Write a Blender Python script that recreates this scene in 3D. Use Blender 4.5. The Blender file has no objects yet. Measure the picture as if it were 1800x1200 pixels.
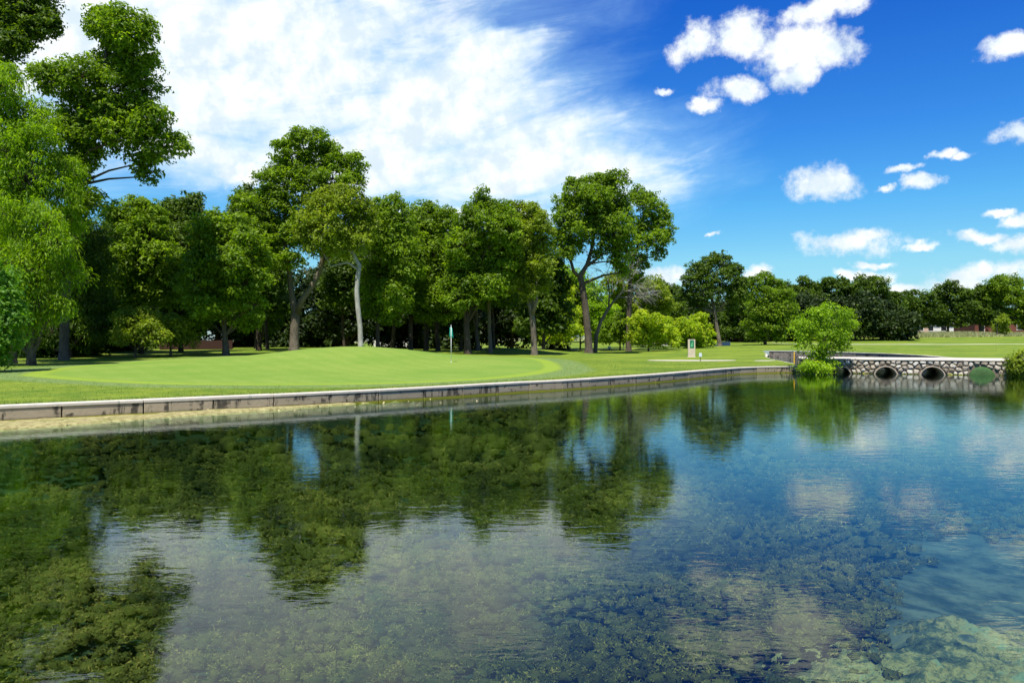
import bpy, math, random
import numpy as np
from mathutils import Vector

random.seed(7)
C = bpy.context.scene.collection
SC = bpy.context.scene
R = math.radians

# ------------------------------------------------------------------ camera, sky, sun, exposure
CAM_H, F, HY = 1.75, 1300.0, 598.0          # eye height (m), focal length and horizon of the 1800 px photograph
cam_data = bpy.data.cameras.new('camera')
cam_data.lens = 36.0 * F / 1800.0
cam_data.clip_start = 0.05
cam_data.clip_end = 6000
cam_data.shift_y = -(600.0 - HY) / 1800.0
cam = bpy.data.objects.new('camera', cam_data)
cam.location = (0, 0, CAM_H)
cam.rotation_euler = (R(90), 0, 0)
C.objects.link(cam)
SC.camera = cam

SUN_EL, SUN_AZ = R(66), R(-165)          # azimuth measured from +Y clockwise to where the sun stands: behind the camera, to the left
sun_dir = Vector((math.sin(SUN_AZ) * math.cos(SUN_EL), math.cos(SUN_AZ) * math.cos(SUN_EL), math.sin(SUN_EL)))
sd_ = bpy.data.lights.new('sun', 'SUN')
sd_.energy = 5.0
sd_.angle = R(0.5)
sd_.color = (1.0, 0.95, 0.86)
so = bpy.data.objects.new('sun', sd_)
so.rotation_euler = sun_dir.to_track_quat('Z', 'Y').to_euler()
so.location = (-40, -40, 90)
C.objects.link(so)

SC.view_settings.view_transform = 'Standard'
SC.view_settings.look = 'None'
SC.view_settings.gamma = 1.0
SC.view_settings.exposure = 0.62
try:
    SC.view_settings.use_curve_mapping = False
except Exception:
    pass
SC.render.engine = 'CYCLES'
SC.cycles.use_denoising = True
try:
    SC.cycles.denoiser = 'OPENIMAGEDENOISE'
    SC.cycles.denoising_prefilter = 'ACCURATE'
except Exception:
    pass
SC.cycles.max_bounces = 8
SC.cycles.diffuse_bounces = 3
SC.cycles.glossy_bounces = 3
SC.cycles.transmission_bounces = 4
SC.cycles.transparent_max_bounces = 10
SC.cycles.volume_bounces = 0
SC.cycles.caustics_reflective = False
SC.cycles.caustics_refractive = False
SC.cycles.sample_clamp_indirect = 4.0


class NT:
    """small helper to write node trees"""
    def __init__(self, tree):
        self.t = tree
        tree.nodes.clear()

    def n(self, kind, **kw):
        nd = self.t.nodes.new(kind)
        for k, v in kw.items():
            setattr(nd, k, v)
        return nd

    def link(self, a, b):
        self.t.links.new(a, b)

    def inp(self, sock, v):
        if isinstance(v, bpy.types.NodeSocket):
            self.t.links.new(v, sock)
        elif v is not None:
            sock.default_value = v

    def m(self, op, a, b=None, c=None, clamp=False):
        nd = self.n('ShaderNodeMath', operation=op, use_clamp=clamp)
        self.inp(nd.inputs[0], a)
        if b is not None: self.inp(nd.inputs[1], b)
        if c is not None: self.inp(nd.inputs[2], c)
        return nd.outputs[0]

    def v(self, op, a, b=None, out=0):
        nd = self.n('ShaderNodeVectorMath', operation=op)
        self.inp(nd.inputs[0], a)
        if b is not None: self.inp(nd.inputs[1], b)
        return nd.outputs['Value'] if out == 'v' else nd.outputs[0]

    def comb(self, x, y, z):
        nd = self.n('ShaderNodeCombineXYZ')
        self.inp(nd.inputs[0], x); self.inp(nd.inputs[1], y); self.inp(nd.inputs[2], z)
        return nd.outputs[0]

    def sep(self, a):
        nd = self.n('ShaderNodeSeparateXYZ')
        self.link(a, nd.inputs[0])
        return nd.outputs

    def noise(self, vec, scale, detail=4, rough=0.55, dist=0.0, color=False):
        nd = self.n('ShaderNodeTexNoise')
        if vec is not None: self.link(vec, nd.inputs['Vector'])
        nd.inputs['Scale'].default_value = scale
        nd.inputs['Detail'].default_value = detail
        nd.inputs['Roughness'].default_value = rough
        nd.inputs['Distortion'].default_value = dist
        return nd.outputs['Color'] if color else nd.outputs['Fac']

    def sstep(self, a, lo, hi):
        nd = self.n('ShaderNodeMapRange', interpolation_type='SMOOTHSTEP', clamp=True)
        self.inp(nd.inputs[0], a)
        nd.inputs[1].default_value = lo; nd.inputs[2].default_value = hi
        return nd.outputs[0]

    def mix(self, fac, a, b):
        nd = self.n('ShaderNodeMix', data_type='RGBA', clamp_factor=True)
        self.inp(nd.inputs[0], fac)
        self.inp(nd.inputs[6], a if isinstance(a, bpy.types.NodeSocket) else (*a, 1)[:4])
        self.inp(nd.inputs[7], b if isinstance(b, bpy.types.NodeSocket) else (*b, 1)[:4])
        return nd.outputs[2]

    def ramp(self, fac, stops):
        nd = self.n('ShaderNodeValToRGB')
        el = nd.color_ramp.elements
        while len(el) < len(stops): el.new(0.5)
        for e, (p, c) in zip(el, stops):
            e.position = p; e.color = (*c, 1)[:4]
        self.link(fac, nd.inputs[0])
        return nd.outputs[0]

    def pos(self):
        return self.n('ShaderNodeNewGeometry').outputs['Position']

    def attr(self, name):
        nd = self.n('ShaderNodeAttribute', attribute_name=name)
        return nd.outputs['Fac']


# ---- world: Nishita sky, with the clouds of the day in it
world = bpy.data.worlds.new('World')
SC.world = world
world.use_nodes = True
w = NT(world.node_tree)
sky = w.n('ShaderNodeTexSky', sky_type='NISHITA')
sky.sun_disc = False
sky.sun_elevation = SUN_EL
sky.sun_rotation = SUN_AZ
sky.air_density = 1.0
sky.dust_density = 0.4
sky.ozone_density = 3.0
tc = w.n('ShaderNodeTexCoord').outputs['Generated']
dirn = w.v('NORMALIZE', tc)
dx, dy, dz = w.sep(dirn)
az = w.m('ARCTAN2', dx, dy)
el_ = w.m('ARCSINE', dz)


def px_ae(x, y):
    X, Z = (x - 900) / F, (HY - y) / F
    return math.atan2(X, 1), math.atan2(Z, math.hypot(X, 1))


def cloud_field(cl, P):
    acc = None
    for (x, y, rx, ry) in cl:
        a0, e0 = px_ae(x, y)
        q = w.v('SUBTRACT', P, (a0, e0, 0))
        q = w.v('MULTIPLY', q, (F / rx, F / ry, 0))
        d = w.m('SUBTRACT', 1.0, w.v('LENGTH', q, out='v'))
        acc = d if acc is None else w.m('MAXIMUM', acc, d)
    return acc


P0 = w.comb(az, el_, 0.0)
nzA = w.noise(dirn, 11.0, 6, 0.62, color=True)
P1 = w.v('ADD', P0, w.v('MULTIPLY', w.v('SUBTRACT', nzA, (0.5, 0.5, 0.5)), (0.085, 0.05, 0)))
cumulus = [(1232, 80, 55, 40), (1310, 62, 75, 45), (1395, 88, 85, 55), (1455, 85, 75, 50), (1400, 125, 60, 40),
           (1300, 157, 62, 26), (1455, 14, 90, 26), (1238, 186, 40, 15), (1772, 77, 60, 20), (1785, 233, 50, 22),
           (1447, 325, 72, 34), (1490, 427, 92, 28), (1530, 410, 40, 20), (1615, 323, 42, 18), (1592, 297, 34, 9),
           (1655, 275, 24, 11), (1692, 277, 20, 9), (1558, 331, 26, 8), (1718, 416, 58, 13), (1790, 428, 38, 20),
           (1612, 439, 28, 11), (1730, 480, 110, 24), (1535, 462, 36, 9), (1522, 487, 48, 16), (1325, 478, 36, 18),
           (1160, 478, 65, 28), (1575, 512, 60, 16), (1755, 373, 30, 9), (1790, 386, 36, 14), (400, 292, 66, 46),
           (435, 310, 40, 34), (652, 314, 20, 13), (1690, 500, 90, 20), (1168, 158, 28, 9),
           (1258, 411, 22, 6), (960, 235, 26, 16)]
fc = cloud_field(cumulus, P1)
nB = w.noise(dirn, 27.0, 8, 0.66)
nB2 = w.noise(dirn, 13.0, 4, 0.6)
mc = w.m('ADD', fc, w.m('MULTIPLY', w.m('SUBTRACT', nB, 0.5), 1.7))
mc = w.m('ADD', mc, w.m('MULTIPLY', w.m('SUBTRACT', nB2, 0.5), 0.5))
mc = w.sstep(mc, 0.08, 0.72)
# high streaked cloud
wisp = [(260, 60, 330, 190), (520, 110, 340, 200), (330, 160, 220, 120), (760, 190, 260, 150), (900, 285, 300, 100),
        (640, 275, 420, 80), (1040, 305, 170, 70), (690, -10, 90, 60), (850, 85, 110, 45), (330, 250, 170, 50), (830, 385, 250, 26),
        (120, 60, 170, 200), (200, -260, 700, 300)]
rot = w.n('ShaderNodeVectorRotate', rotation_type='Z_AXIS')
w.link(P0, rot.inputs['Vector']); rot.inputs['Angle'].default_value = R(-12)
st = w.v('MULTIPLY', rot.outputs[0], (3.0, 13.0, 1.0))
nS = w.noise(st, 1.7, 7, 0.62, 0.6)
nS2 = w.noise(w.v('MULTIPLY', rot.outputs[0], (10.0, 26.0, 1.0)), 1.6, 6, 0.65, 0.4)
fw = cloud_field(wisp, P1)
mw = w.m('ADD', w.m('MULTIPLY', fw, 1.55), w.m('MULTIPLY', w.m('SUBTRACT', nS, 0.5), 2.6))
mw = w.m('ADD', mw, w.m('MULTIPLY', w.m('SUBTRACT', nS2, 0.5), 0.8))
mw = w.m('MULTIPLY', w.sstep(mw, -0.2, 1.15), 0.96)
# the same kind of broken cloud over the rest of the sky
nG = w.noise(dirn, 2.6, 7, 0.6, 0.3)
gate = w.m('MAXIMUM', w.sstep(w.m('ABSOLUTE', az), 0.8, 1.3), w.sstep(el_, 0.52, 0.75))
mg = w.m('MULTIPLY', w.sstep(nG, 0.54, 0.7), gate)
veil = w.m('MULTIPLY', w.sstep(w.m('ADD', fw, w.m('MULTIPLY', w.m('SUBTRACT', nS, 0.5), 0.8)), -0.55, 0.55), 0.62)
mask = w.m('MAXIMUM', w.m('MAXIMUM', mc, mw), mg)
hs = w.n('ShaderNodeHueSaturation')
hs.inputs['Saturation'].default_value = 1.22
w.link(sky.outputs[0], hs.inputs['Color'])
# polarised deepening of the blue with height, away from the sun
deep = w.ramp(el_, [(0.0, (0.62, 0.84, 1.10)), (0.05, (0.66, 0.95, 1.10)), (0.10, (0.72, 1.08, 1.12)), (0.17, (0.50, 1.05, 1.25)), (0.26, (0.32, 0.86, 1.34)), (0.42, (0.15, 0.62, 1.36)),
                    (1.0, (0.10, 0.45, 1.1))])
skyc = w.n('ShaderNodeMix', data_type='RGBA', blend_type='MULTIPLY')
skyc.inputs[0].default_value = 1.0
w.link(hs.outputs[0], skyc.inputs[6]); w.link(deep, skyc.inputs[7])
nSh = w.noise(w.v('ADD', dirn, (0, 0, 0.01)), 27.0, 4, 0.6)
ccol = w.mix(w.sstep(nSh, 0.35, 0.62), (6.2, 7.2, 7.9), (8.6, 8.9, 9.0))
skyv = w.mix(veil, skyc.outputs[2], (4.6, 7.6, 9.6))
skyf = w.mix(mask, skyv, ccol)
bg = w.n('ShaderNodeBackground')
bg.inputs['Strength'].default_value = 0.082
w.link(skyf, bg.inputs['Color'])
wo = w.n('ShaderNodeOutputWorld')
w.link(bg.outputs[0], wo.inputs[0])
world.cycles.sampling_method = 'MANUAL'
world.cycles.sample_map_resolution = 512


# ------------------------------------------------------------------ helpers
def px(x, y, D):
    """point at depth D seen at pixel (x, y) of the photograph"""
    return ((x - 900) * D / F, D, CAM_H + (HY - y) * D / F)


def tag(o, label=None, cat=None, group=None, kind=None):
    if label: o['label'] = label
    if cat: o['category'] = cat
    if group: o['group'] = group
    if kind: o['kind'] = kind
    return o


def empty(name, loc):
    o = bpy.data.objects.new(name, None)
    o.location = loc
    o.empty_display_size = 0.3
    C.objects.link(o)
    return o


def link_mesh(name, me, mat=None, parent=None, loc=None):
    if mat is not None and not me.materials: me.materials.append(mat)
    o = bpy.data.objects.new(name, me)
    C.objects.link(o)
    if parent is not None:
        o.parent = parent
    if loc is not None: o.location = loc
    return o


def mesh_np(name, V, Fc, attrs=None, smooth=False):
    """V (n,3), Fc (m,k) all the same size faces"""
    V = np.asarray(V, np.float32); Fc = np.asarray(Fc, np.int32)
    me = bpy.data.meshes.new(name)
    me.vertices.add(len(V)); me.vertices.foreach_set('co', V.ravel())
    m, k = Fc.shape
    me.loops.add(m * k); me.loops.foreach_set('vertex_index', Fc.ravel())
    me.polygons.add(m)
    me.polygons.foreach_set('loop_start', np.arange(0, m * k, k, dtype=np.int32))
    me.polygons.foreach_set('loop_total', np.full(m, k, np.int32))
    if smooth: me.polygons.foreach_set('use_smooth', np.ones(m, bool))
    me.update(calc_edges=True)
    for an, av in (attrs or {}).items():
        a = me.attributes.new(an, 'FLOAT', 'POINT')
        a.data.foreach_set('value', np.asarray(av, np.float32).ravel())
    return me


class MB:
    """collects simple solids for one mesh"""
    def __init__(s):
        s.v, s.f = [], []

    def box(s, c, size, rz=0.0, taper=1.0):
        hx, hy, hz = size[0] / 2, size[1] / 2, size[2] / 2
        b = len(s.v); ca, sa = math.cos(rz), math.sin(rz)
        for sz in (-1, 1):
            t = taper if sz > 0 else 1.0
            for sx, sy in ((-1, -1), (1, -1), (1, 1), (-1, 1)):
                x, y = sx * hx * t, sy * hy * t
                s.v.append((c[0] + x * ca - y * sa, c[1] + x * sa + y * ca, c[2] + sz * hz))
        for q in ((0, 3, 2, 1), (4, 5, 6, 7), (0, 1, 5, 4), (1, 2, 6, 5), (2, 3, 7, 6), (3, 0, 4, 7)):
            s.f.append(tuple(b + i for i in q))
        return s

    def tube(s, pts, rad, n=8, cap=True):
        b0 = len(s.v)
        pts = [Vector(p) for p in pts]
        for i, p in enumerate(pts):
            t = (pts[min(i + 1, len(pts) - 1)] - pts[max(i - 1, 0)])
            if t.length < 1e-6: t = Vector((0, 0, 1))
            t.normalize()
            u = t.cross(Vector((0.3, 1, 0.1))).normalized()
            vv = t.cross(u)
            for k in range(n):
                a = 2 * math.pi * k / n
                s.v.append(tuple(p + (u * math.cos(a) + vv * math.sin(a)) * rad[i]))
        for i in range(len(pts) - 1):
            for k in range(n):
                a = b0 + i * n + k; b = b0 + i * n + (k + 1) % n
                s.f.append((a, b, b + n, a + n))
        if cap:
            s.f.append(tuple(b0 + k for k in range(n))[::-1])
            s.f.append(tuple(b0 + (len(pts) - 1) * n + k for k in range(n)))
        return s

    def prism(s, poly, y0, y1):
        """poly of (x, z); extruded along y"""
        b = len(s.v); n = len(poly)
        for yy in (y0, y1):
            for (x, z) in poly: s.v.append((x, yy, z))
        s.f.append(tuple(range(b, b + n)))
        s.f.append(tuple(range(b + 2 * n - 1, b + n - 1, -1)))
        for i in range(n):
            j = (i + 1) % n
            s.f.append((b + j, b + i, b + n + i, b + n + j))
        return s

    def mesh(s, name, smooth=False):
        me = bpy.data.meshes.new(name)
        me.from_pydata(s.v, [], s.f)
        if smooth:
            for p in me.polygons: p.use_smooth = True
        me.update()
        return me

    def build(s, name, mat, parent=None, loc=None, smooth=False):
        return link_mesh(name, s.mesh(name, smooth), mat, parent, loc)


def bevel(o, width=0.01, seg=2):
    m = o.modifiers.new('bevel', 'BEVEL')
    m.width = width; m.segments = seg; m.limit_method = 'ANGLE'
    return o


def hash2(ix, iy, seed):
    h = (ix.astype(np.int64) * 374761393 + iy.astype(np.int64) * 668265263 + seed * 974634777) & 0x7fffffff
    h = ((h ^ (h >> 13)) * 1274126177) & 0x7fffffff
    h = h ^ (h >> 16)
    return (h & 0xffff) / 65535.0


def vnoise(x, y, seed=0):
    ix, iy = np.floor(x), np.floor(y)
    fx, fy = x - ix, y - iy
    fx = fx * fx * (3 - 2 * fx); fy = fy * fy * (3 - 2 * fy)
    a = hash2(ix, iy, seed); b = hash2(ix + 1, iy, seed); c = hash2(ix, iy + 1, seed); d = hash2(ix + 1, iy + 1, seed)
    return (a * (1 - fx) + b * fx) * (1 - fy) + (c * (1 - fx) + d * fx) * fy


def fbm(x, y, seed=0, o=4):
    s, a, t = 0, 1.0, 0
    for i in range(o):
        s = s + a * vnoise(x * 2 ** i, y * 2 ** i, seed + i); t += a; a *= 0.5
    return s / t


def spline(P, step):
    P = [Vector((*p, 0)) if len(p) == 2 else Vector(p) for p in P]
    out = []
    for i in range(len(P) - 1):
        p0, p1, p2, p3 = P[max(i - 1, 0)], P[i], P[i + 1], P[min(i + 2, len(P) - 1)]
        n = 24
        for k in range(n):
            t = k / n
            out.append(0.5 * ((2 * p1) + (-p0 + p2) * t + (2 * p0 - 5 * p1 + 4 * p2 - p3) * t * t + (-p0 + 3 * p1 - 3 * p2 + p3) * t ** 3))
    out.append(P[-1])
    res, acc = [out[0]], 0
    for a, b in zip(out, out[1:]):
        acc += (b - a).length
        if acc >= step:
            res.append(b); acc = 0
    if (res[-1] - out[-1]).length > step * 0.4: res.append(out[-1])
    else: res[-1] = out[-1]
    return res


# ------------------------------------------------------------------ materials
def mat_new(name):
    m = bpy.data.materials.new(name)
    m.use_nodes = True
    return m, NT(m.node_tree)


def finish(t, shader, disp=None):
    o = t.n('ShaderNodeOutputMaterial')
    t.link(shader, o.inputs[0])


def principled(t, col, rough=0.8, bump=None, bstr=0.3, bdist=0.02, spec=0.3):
    p = t.n('ShaderNodeBsdfPrincipled')
    t.inp(p.inputs['Base Color'], col if isinstance(col, bpy.types.NodeSocket) else (*col, 1)[:4])
    t.inp(p.inputs['Roughness'], rough)
    p.inputs['Specular IOR Level'].default_value = spec
    if bump is not None:
        b = t.n('ShaderNodeBump')
        b.inputs['Strength'].default_value = bstr
        b.inputs['Distance'].default_value = bdist
        t.link(bump, b.inputs['Height'])
        t.link(b.outputs[0], p.inputs['Normal'])
    return p.outputs[0]


def plain(name, col, rough=0.7, var=0.25, scale=8.0, spec=0.3):
    m, t = mat_new(name)
    n = t.noise(t.pos(), scale, 5, 0.6)
    c2 = tuple(c * (1 - var) for c in col)
    finish(t, principled(t, t.mix(n, c2, tuple(min(1, c * (1 + var)) for c in col)), rough, n, 0.2, 0.01, spec))
    return m


def leaf_mat(name, dark, mid, light, transl=0.35):
    """leaf colour differs from leaf to leaf (tint attribute: age of the leaf) and softly from bough to bough"""
    m, t = mat_new(name)
    a = t.attr('tint')
    n = t.noise(t.pos(), 0.45, 3, 0.5)
    k = t.m('ADD', t.m('MULTIPLY', a, 0.7), t.m('MULTIPLY', t.m('SUBTRACT', n, 0.35), 0.9), clamp=True)
    col = t.ramp(k, [(0.0, dark), (0.5, mid), (1.0, light)])
    d = t.n('ShaderNodeBsdfPrincipled')
    t.link(col, d.inputs['Base Color'])
    d.inputs['Roughness'].default_value = 0.55
    d.inputs['Specular IOR Level'].default_value = 0.25
    tr = t.n('ShaderNodeBsdfTranslucent')
    c2 = t.n('ShaderNodeMix', data_type='RGBA', blend_type='MULTIPLY')
    c2.inputs[0].default_value = 1.0
    t.link(col, c2.inputs[6]); c2.inputs[7].default_value = (1.5, 1.6, 0.5, 1)
    t.link(c2.outputs[2], tr.inputs[0])
    mx = t.n('ShaderNodeMixShader')
    mx.inputs[0].default_value = transl
    t.link(d.outputs[0], mx.inputs[1]); t.link(tr.outputs[0], mx.inputs[2])
    finish(t, mx.outputs[0])
    return m


LEAF = {
    'pecan': leaf_mat('pecan_leaves', (0.060, 0.110, 0.006), (0.150, 0.245, 0.010), (0.32, 0.44, 0.022), .48),
    'dark': leaf_mat('dark_leaves', (0.028, 0.058, 0.006), (0.072, 0.130, 0.008), (0.17, 0.25, 0.015), 0.40),
    'wood_shade': leaf_mat('wood_shade_leaves', (0.010, 0.022, 0.004), (0.026, 0.050, 0.006), (0.065, 0.10, 0.010), 0.25),  # leaf green darkened to stand in for the shade deep in the wood
    'olive': leaf_mat('olive_leaves', (0.090, 0.135, 0.010), (0.205, 0.275, 0.016), (0.36, 0.42, 0.03), .47),
    'cypress': leaf_mat('cypress_needles', (0.080, 0.155, 0.005), (0.185, 0.310, 0.009), (0.34, 0.47, 0.018), 0.52),
    'bright': leaf_mat('sunny_leaves', (0.12, 0.22, 0.007), (0.25, 0.40, 0.014), (0.42, 0.55, 0.025), 0.5),
    'yellow': leaf_mat('yellow_leaves', (0.17, 0.27, 0.010), (0.36, 0.46, 0.018), (0.60, 0.60, 0.04), 0.48),
    'blue': leaf_mat('cool_leaves', (0.045, 0.115, 0.010), (0.10, 0.23, 0.018), (0.20, 0.36, 0.035), 0.45),
}


def bark_mat(name, a, b):
    m, t = mat_new(name)
    p = t.pos()
    n = t.noise(t.v('MULTIPLY', p, (5.0, 5.0, 1.1)), 2.2, 6, 0.65, 0.5)
    n2 = t.noise(p, 0.8, 3)
    k = t.m('ADD', t.m('MULTIPLY', n, 0.7), t.m('MULTIPLY', n2, 0.4), clamp=True)
    finish(t, principled(t, t.ramp(k, [(0.35, a), (0.7, b)]), 0.9, n, 0.8, 0.06, 0.1))
    return m


BARK = bark_mat('grey_brown_bark', (0.035, 0.028, 0.02), (0.14, 0.115, 0.085))
BARK_PALE = bark_mat('pale_bark', (0.17, 0.16, 0.14), (0.46, 0.44, 0.39))
BARK_DARK = bark_mat('dark_bark', (0.025, 0.018, 0.013), (0.09, 0.07, 0.05))
BARK_MID = bark_mat('tan_bark', (0.06, 0.05, 0.037), (0.22, 0.185, 0.135))

# ------------------------------------------------------------------ plan of the place
WALL = [(-26, 2.5), (-20.5, 7.8), (-16.0, 11.7), (-10.9, 15.75), (-7.1, 18.35), (-5.35, 19.65), (-3.1, 21.5), (-0.9, 23.6), (0.0, 24.6), (2.0, 26.2),
        (5.8, 30.4), (8.7, 34.2), (11.5, 37.8), (13.4, 39.3), (15.7, 40.15)]
wall_pts = spline(WALL, 0.25)
BR0, BR1 = Vector((15.6, 40.1, 0)), Vector((30.4, 34.62, 0))      # face of the culvert bridge
br_dir = (BR1 - BR0).normalized()
br_in = Vector((-br_dir.y, br_dir.x, 0))
BR_W = 4.8
FARW = [(26.0, 39.0), (27.2, 42.5), (27.6, 46.5), (28.9, 51), (30.4, 57), (30.9, 63), (29.8, 69.5), (28.3, 74), (26.6, 76.6)]
far_pts = spline(FARW, 0.25)
NEARB = [(16.6, 43.4), (17.6, 48), (19.0, 54), (21.0, 61), (23.5, 68), (26.2, 76.3)]
near_pts = spline(NEARB, 0.25)
pond_poly = [(p.x, p.y) for p in wall_pts[::2]] + [(30.4, 34.8), (31, 20), (24, 2.2), (0, 1.6), (-26, -1.0)]
chan_poly = [(p.x, p.y) for p in far_pts[::2]] + [(p.x, p.y) for p in near_pts[::-2]]


def sdist(X, Y, poly):
    """signed distance, negative inside"""
    X = X.ravel(); Y = Y.ravel()
    d = np.full(X.shape, 1e9); ins = np.zeros(X.shape, bool)
    n = len(poly)
    for i in range(n):
        x0, y0 = poly[i]; x1, y1 = poly[(i + 1) % n]
        ex, ey = x1 - x0, y1 - y0
        wx, wy = X - x0, Y - y0
        t = np.clip((wx * ex + wy * ey) / (ex * ex + ey * ey + 1e-12), 0, 1)
        d = np.minimum(d, (wx - ex * t) ** 2 + (wy - ey * t) ** 2)
        cnd = ((y0 > Y) != (y1 > Y))
        xi = ex * (Y - y0) / (ey if abs(ey) > 1e-9 else 1e-9) + x0
        ins ^= cnd & (X < xi)
    d = np.sqrt(d)
    return np.where(ins, -d, d)


CP = np.array([(-26, 2.5, .34), (-16, 12, .34), (-11, 16, .34), (-5.3, 20, .34), (0, 25, .34), (6, 31, .34), (11.5, 38.2, .34), (15.6, 40.5, .36),
               (-30, 30, .42), (-27, 46, .5), (-34, 60, .8), (-20, 56, .78), (-9, 62, .85), (4, 64, .5), (-19, 28, .42), (1, 33, .42),
               (9, 46, .36), (11, 56, .36), (9, 75, .38), (5, 84, .45), (16, 90, .6), (22, 104, .95), (40, 112, 1.2), (62, 110, 1.2), (30, 140, 1.7),
               (70, 140, 1.9), (95, 165, 3.0), (60, 165, 2.8), (120, 220, 3.6), (100, 300, 4), (0, 220, 2), (-80, 200, 1.2), (-60, 100, 1.0),
               (27.5, 41.5, .74), (34, 46, .76), (33, 60, .72), (30, 72, .72), (22, 80, .66), (17.5, 46, .42), (18, 62, .42), (42, 80, .92),
               (30.4, 34, .74), (32, 20, .7), (24, 0, .6), (0, -3, .45), (-26, -4, .45), (-40, 10, .5), (0, -40, .8), (70, 40, 1.0)], float)


def _tps(r2):
    return 0.5 * r2 * np.log(r2 + 1e-9)


_n = len(CP)
_d2 = ((CP[:, None, :2] - CP[None, :, :2]) ** 2).sum(-1)
_A = np.zeros((_n + 3, _n + 3)); _A[:_n, :_n] = _tps(_d2) + np.eye(_n) * 30.0
_A[:_n, _n] = 1; _A[:_n, _n + 1:] = CP[:, :2]; _A[_n:, :_n] = _A[:_n, _n:].T
_W = np.linalg.solve(_A, np.concatenate([CP[:, 2], [0, 0, 0]]))


def mound(X, Y):
    g = 0.86 * np.exp(-(((X + 9.0) / 6.2) ** 2 + ((Y - 42.5) / 6.5) ** 2))
    g += 0.10 * np.exp(-(((X + 15) / 5.0) ** 2 + ((Y - 36) / 5.0) ** 2))
    g += 0.14 * np.exp(-(((X - 1.5) / 4.0) ** 2 + ((Y - 47) / 5.0) ** 2))
    g += 0.45 * np.exp(-(((X - 1.0) / 5.0) ** 2 + ((Y - 68) / 4.0) ** 2))
    return g


def ground_z(X, Y):
    X = np.asarray(X, float); Y = np.asarray(Y, float)
    shp = X.shape
    x, y = np.clip(X.ravel(), -85, 125), np.clip(Y.ravel(), -35, 290)
    z = _W[_n] + _W[_n + 1] * x + _W[_n + 2] * y
    for i in range(_n):
        z = z + _W[i] * _tps((x - CP[i, 0]) ** 2 + (y - CP[i, 1]) ** 2)
    z = z + mound(x, y)
    z = z + (fbm(x * 0.22, y * 0.22, 3, 3) - 0.5) * 0.10 * np.clip((y - 45) / 25, 0, 1)
    return np.maximum(z, 0.30).reshape(shp)


def gz(x, y):
    return float(ground_z(np.array([x]), np.array([y]))[0])


def axis(lo, a, b, hi, fine, g=1.09):
    m = list(np.arange(a, b + fine, fine))
    s, v = fine, m[-1]
    while v < hi:
        s *= g; v += s; m.append(v)
    s, v = fine, m[0]; pre = []
    while v > lo:
        s *= g; v -= s; pre.append(v)
    return np.array(pre[::-1] + m)


# ------------------------------------------------------------------ the ground
gx = axis(-1500, -27, 31, 1500, 0.19)
gy = axis(-300, 0, 62, 2500, 0.19, 1.06)
GX, GY = np.meshgrid(gx, gy)
GZ = ground_z(GX, GY)
sp_ = sdist(GX, GY, pond_poly).reshape(GX.shape)
sc_ = sdist(GX, GY, chan_poly).reshape(GX.shape)
brs = (GX - BR0.x) * br_in.x + (GY - BR0.y) * br_in.y
brl = (GX - BR0.x) * br_dir.x + (GY - BR0.y) * br_dir.y
inbr = (brs > -0.5) & (brs < BR_W - 0.1) & (brl > 0.1) & (brl < 12.0)
keepv = (sp_ > 0.06) & (sc_ > 0.04) & ~inbr
# the putting green (an egg-shaped plan) and its collar
gp_ = [(-18.0, 28.6), (-15.2, 26.4), (-11.5, 24.3), (-9.1, 23.8), (-6.3, 23.9), (-3.6, 24.9), (-1.0, 27.6), (0.7, 31.5), (1.5, 36), (1.3, 44), (-1.5, 50), (-9, 53),
       (-16, 50), (-20.5, 45), (-21, 38.5), (-19.8, 33), (-18.0, 28.6)]
g_poly = [(p.x, p.y) for p in spline(gp_, 0.4)]
sg = sdist(GX, GY, g_poly).reshape(GX.shape)
green = np.clip(-sg / 0.12 + 0.5, 0, 1)
collar = np.clip((0.85 - sg) / 0.15 + 0.5, 0, 1) * (1 - green)
apron = np.clip((2.3 + 1.6 * (fbm(GX * 0.12, GY * 0.12, 2, 2) - .5) - sg) / 0.5 + .5, 0, 1) * (1 - green) * (1 - collar)
rough_far = np.clip((GY - 146 - 0.06 * GX) / 3, 0, 1)
edge = np.clip((0.55 - sp_) / 0.35, 0, 1) * (GY > 3)
idx = np.arange(GX.size).reshape(GX.shape)
kq = keepv[:-1, :-1] & keepv[1:, :-1] & keepv[:-1, 1:] & keepv[1:, 1:]
quads = np.stack([idx[:-1, :-1], idx[:-1, 1:], idx[1:, 1:], idx[1:, :-1]], -1)[kq]
used = np.unique(quads)
remap = np.full(GX.size, -1); remap[used] = np.arange(len(used))
sel = lambda a: a.ravel()[used]
lawn_me = mesh_np('lawn', np.stack([sel(GX), sel(GY), sel(GZ)], -1), remap[quads],
                  dict(green=sel(green), collar=sel(collar), apron=sel(apron), rough=sel(rough_far), edge=sel(edge)), True)
m, t = mat_new('mown_grass')
p = t.pos()
nf = t.noise(p, 26.0, 6, 0.75)
nm = t.noise(p, 1.6, 5, 0.65)
nl = t.noise(p, 0.22, 4, 0.55)
nst = t.noise(t.v('MULTIPLY', p, (1.0, 3.0, 1.0)), 2.5, 5, 0.7)
rough_c = t.mix(t.sstep(t.m('ADD', t.m('MULTIPLY', nm, 0.5), t.m('MULTIPLY', nl, 0.5)), 0.38, 0.62), (0.085, 0.155, 0.011), (0.20, 0.255, 0.022))
rough_c = t.mix(t.m('MULTIPLY', t.sstep(nst, 0.5, 0.75), 0.45), rough_c, (0.27, 0.28, 0.055))
rough_c = t.mix(t.m('MULTIPLY', t.sstep(nf, 0.42, 0.68), 0.5), rough_c, (0.07, 0.13, 0.012))
apr_c = t.mix(t.sstep(nst, 0.35, 0.68), (0.105, 0.18, 0.040), (0.20, 0.26, 0.085))
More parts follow.
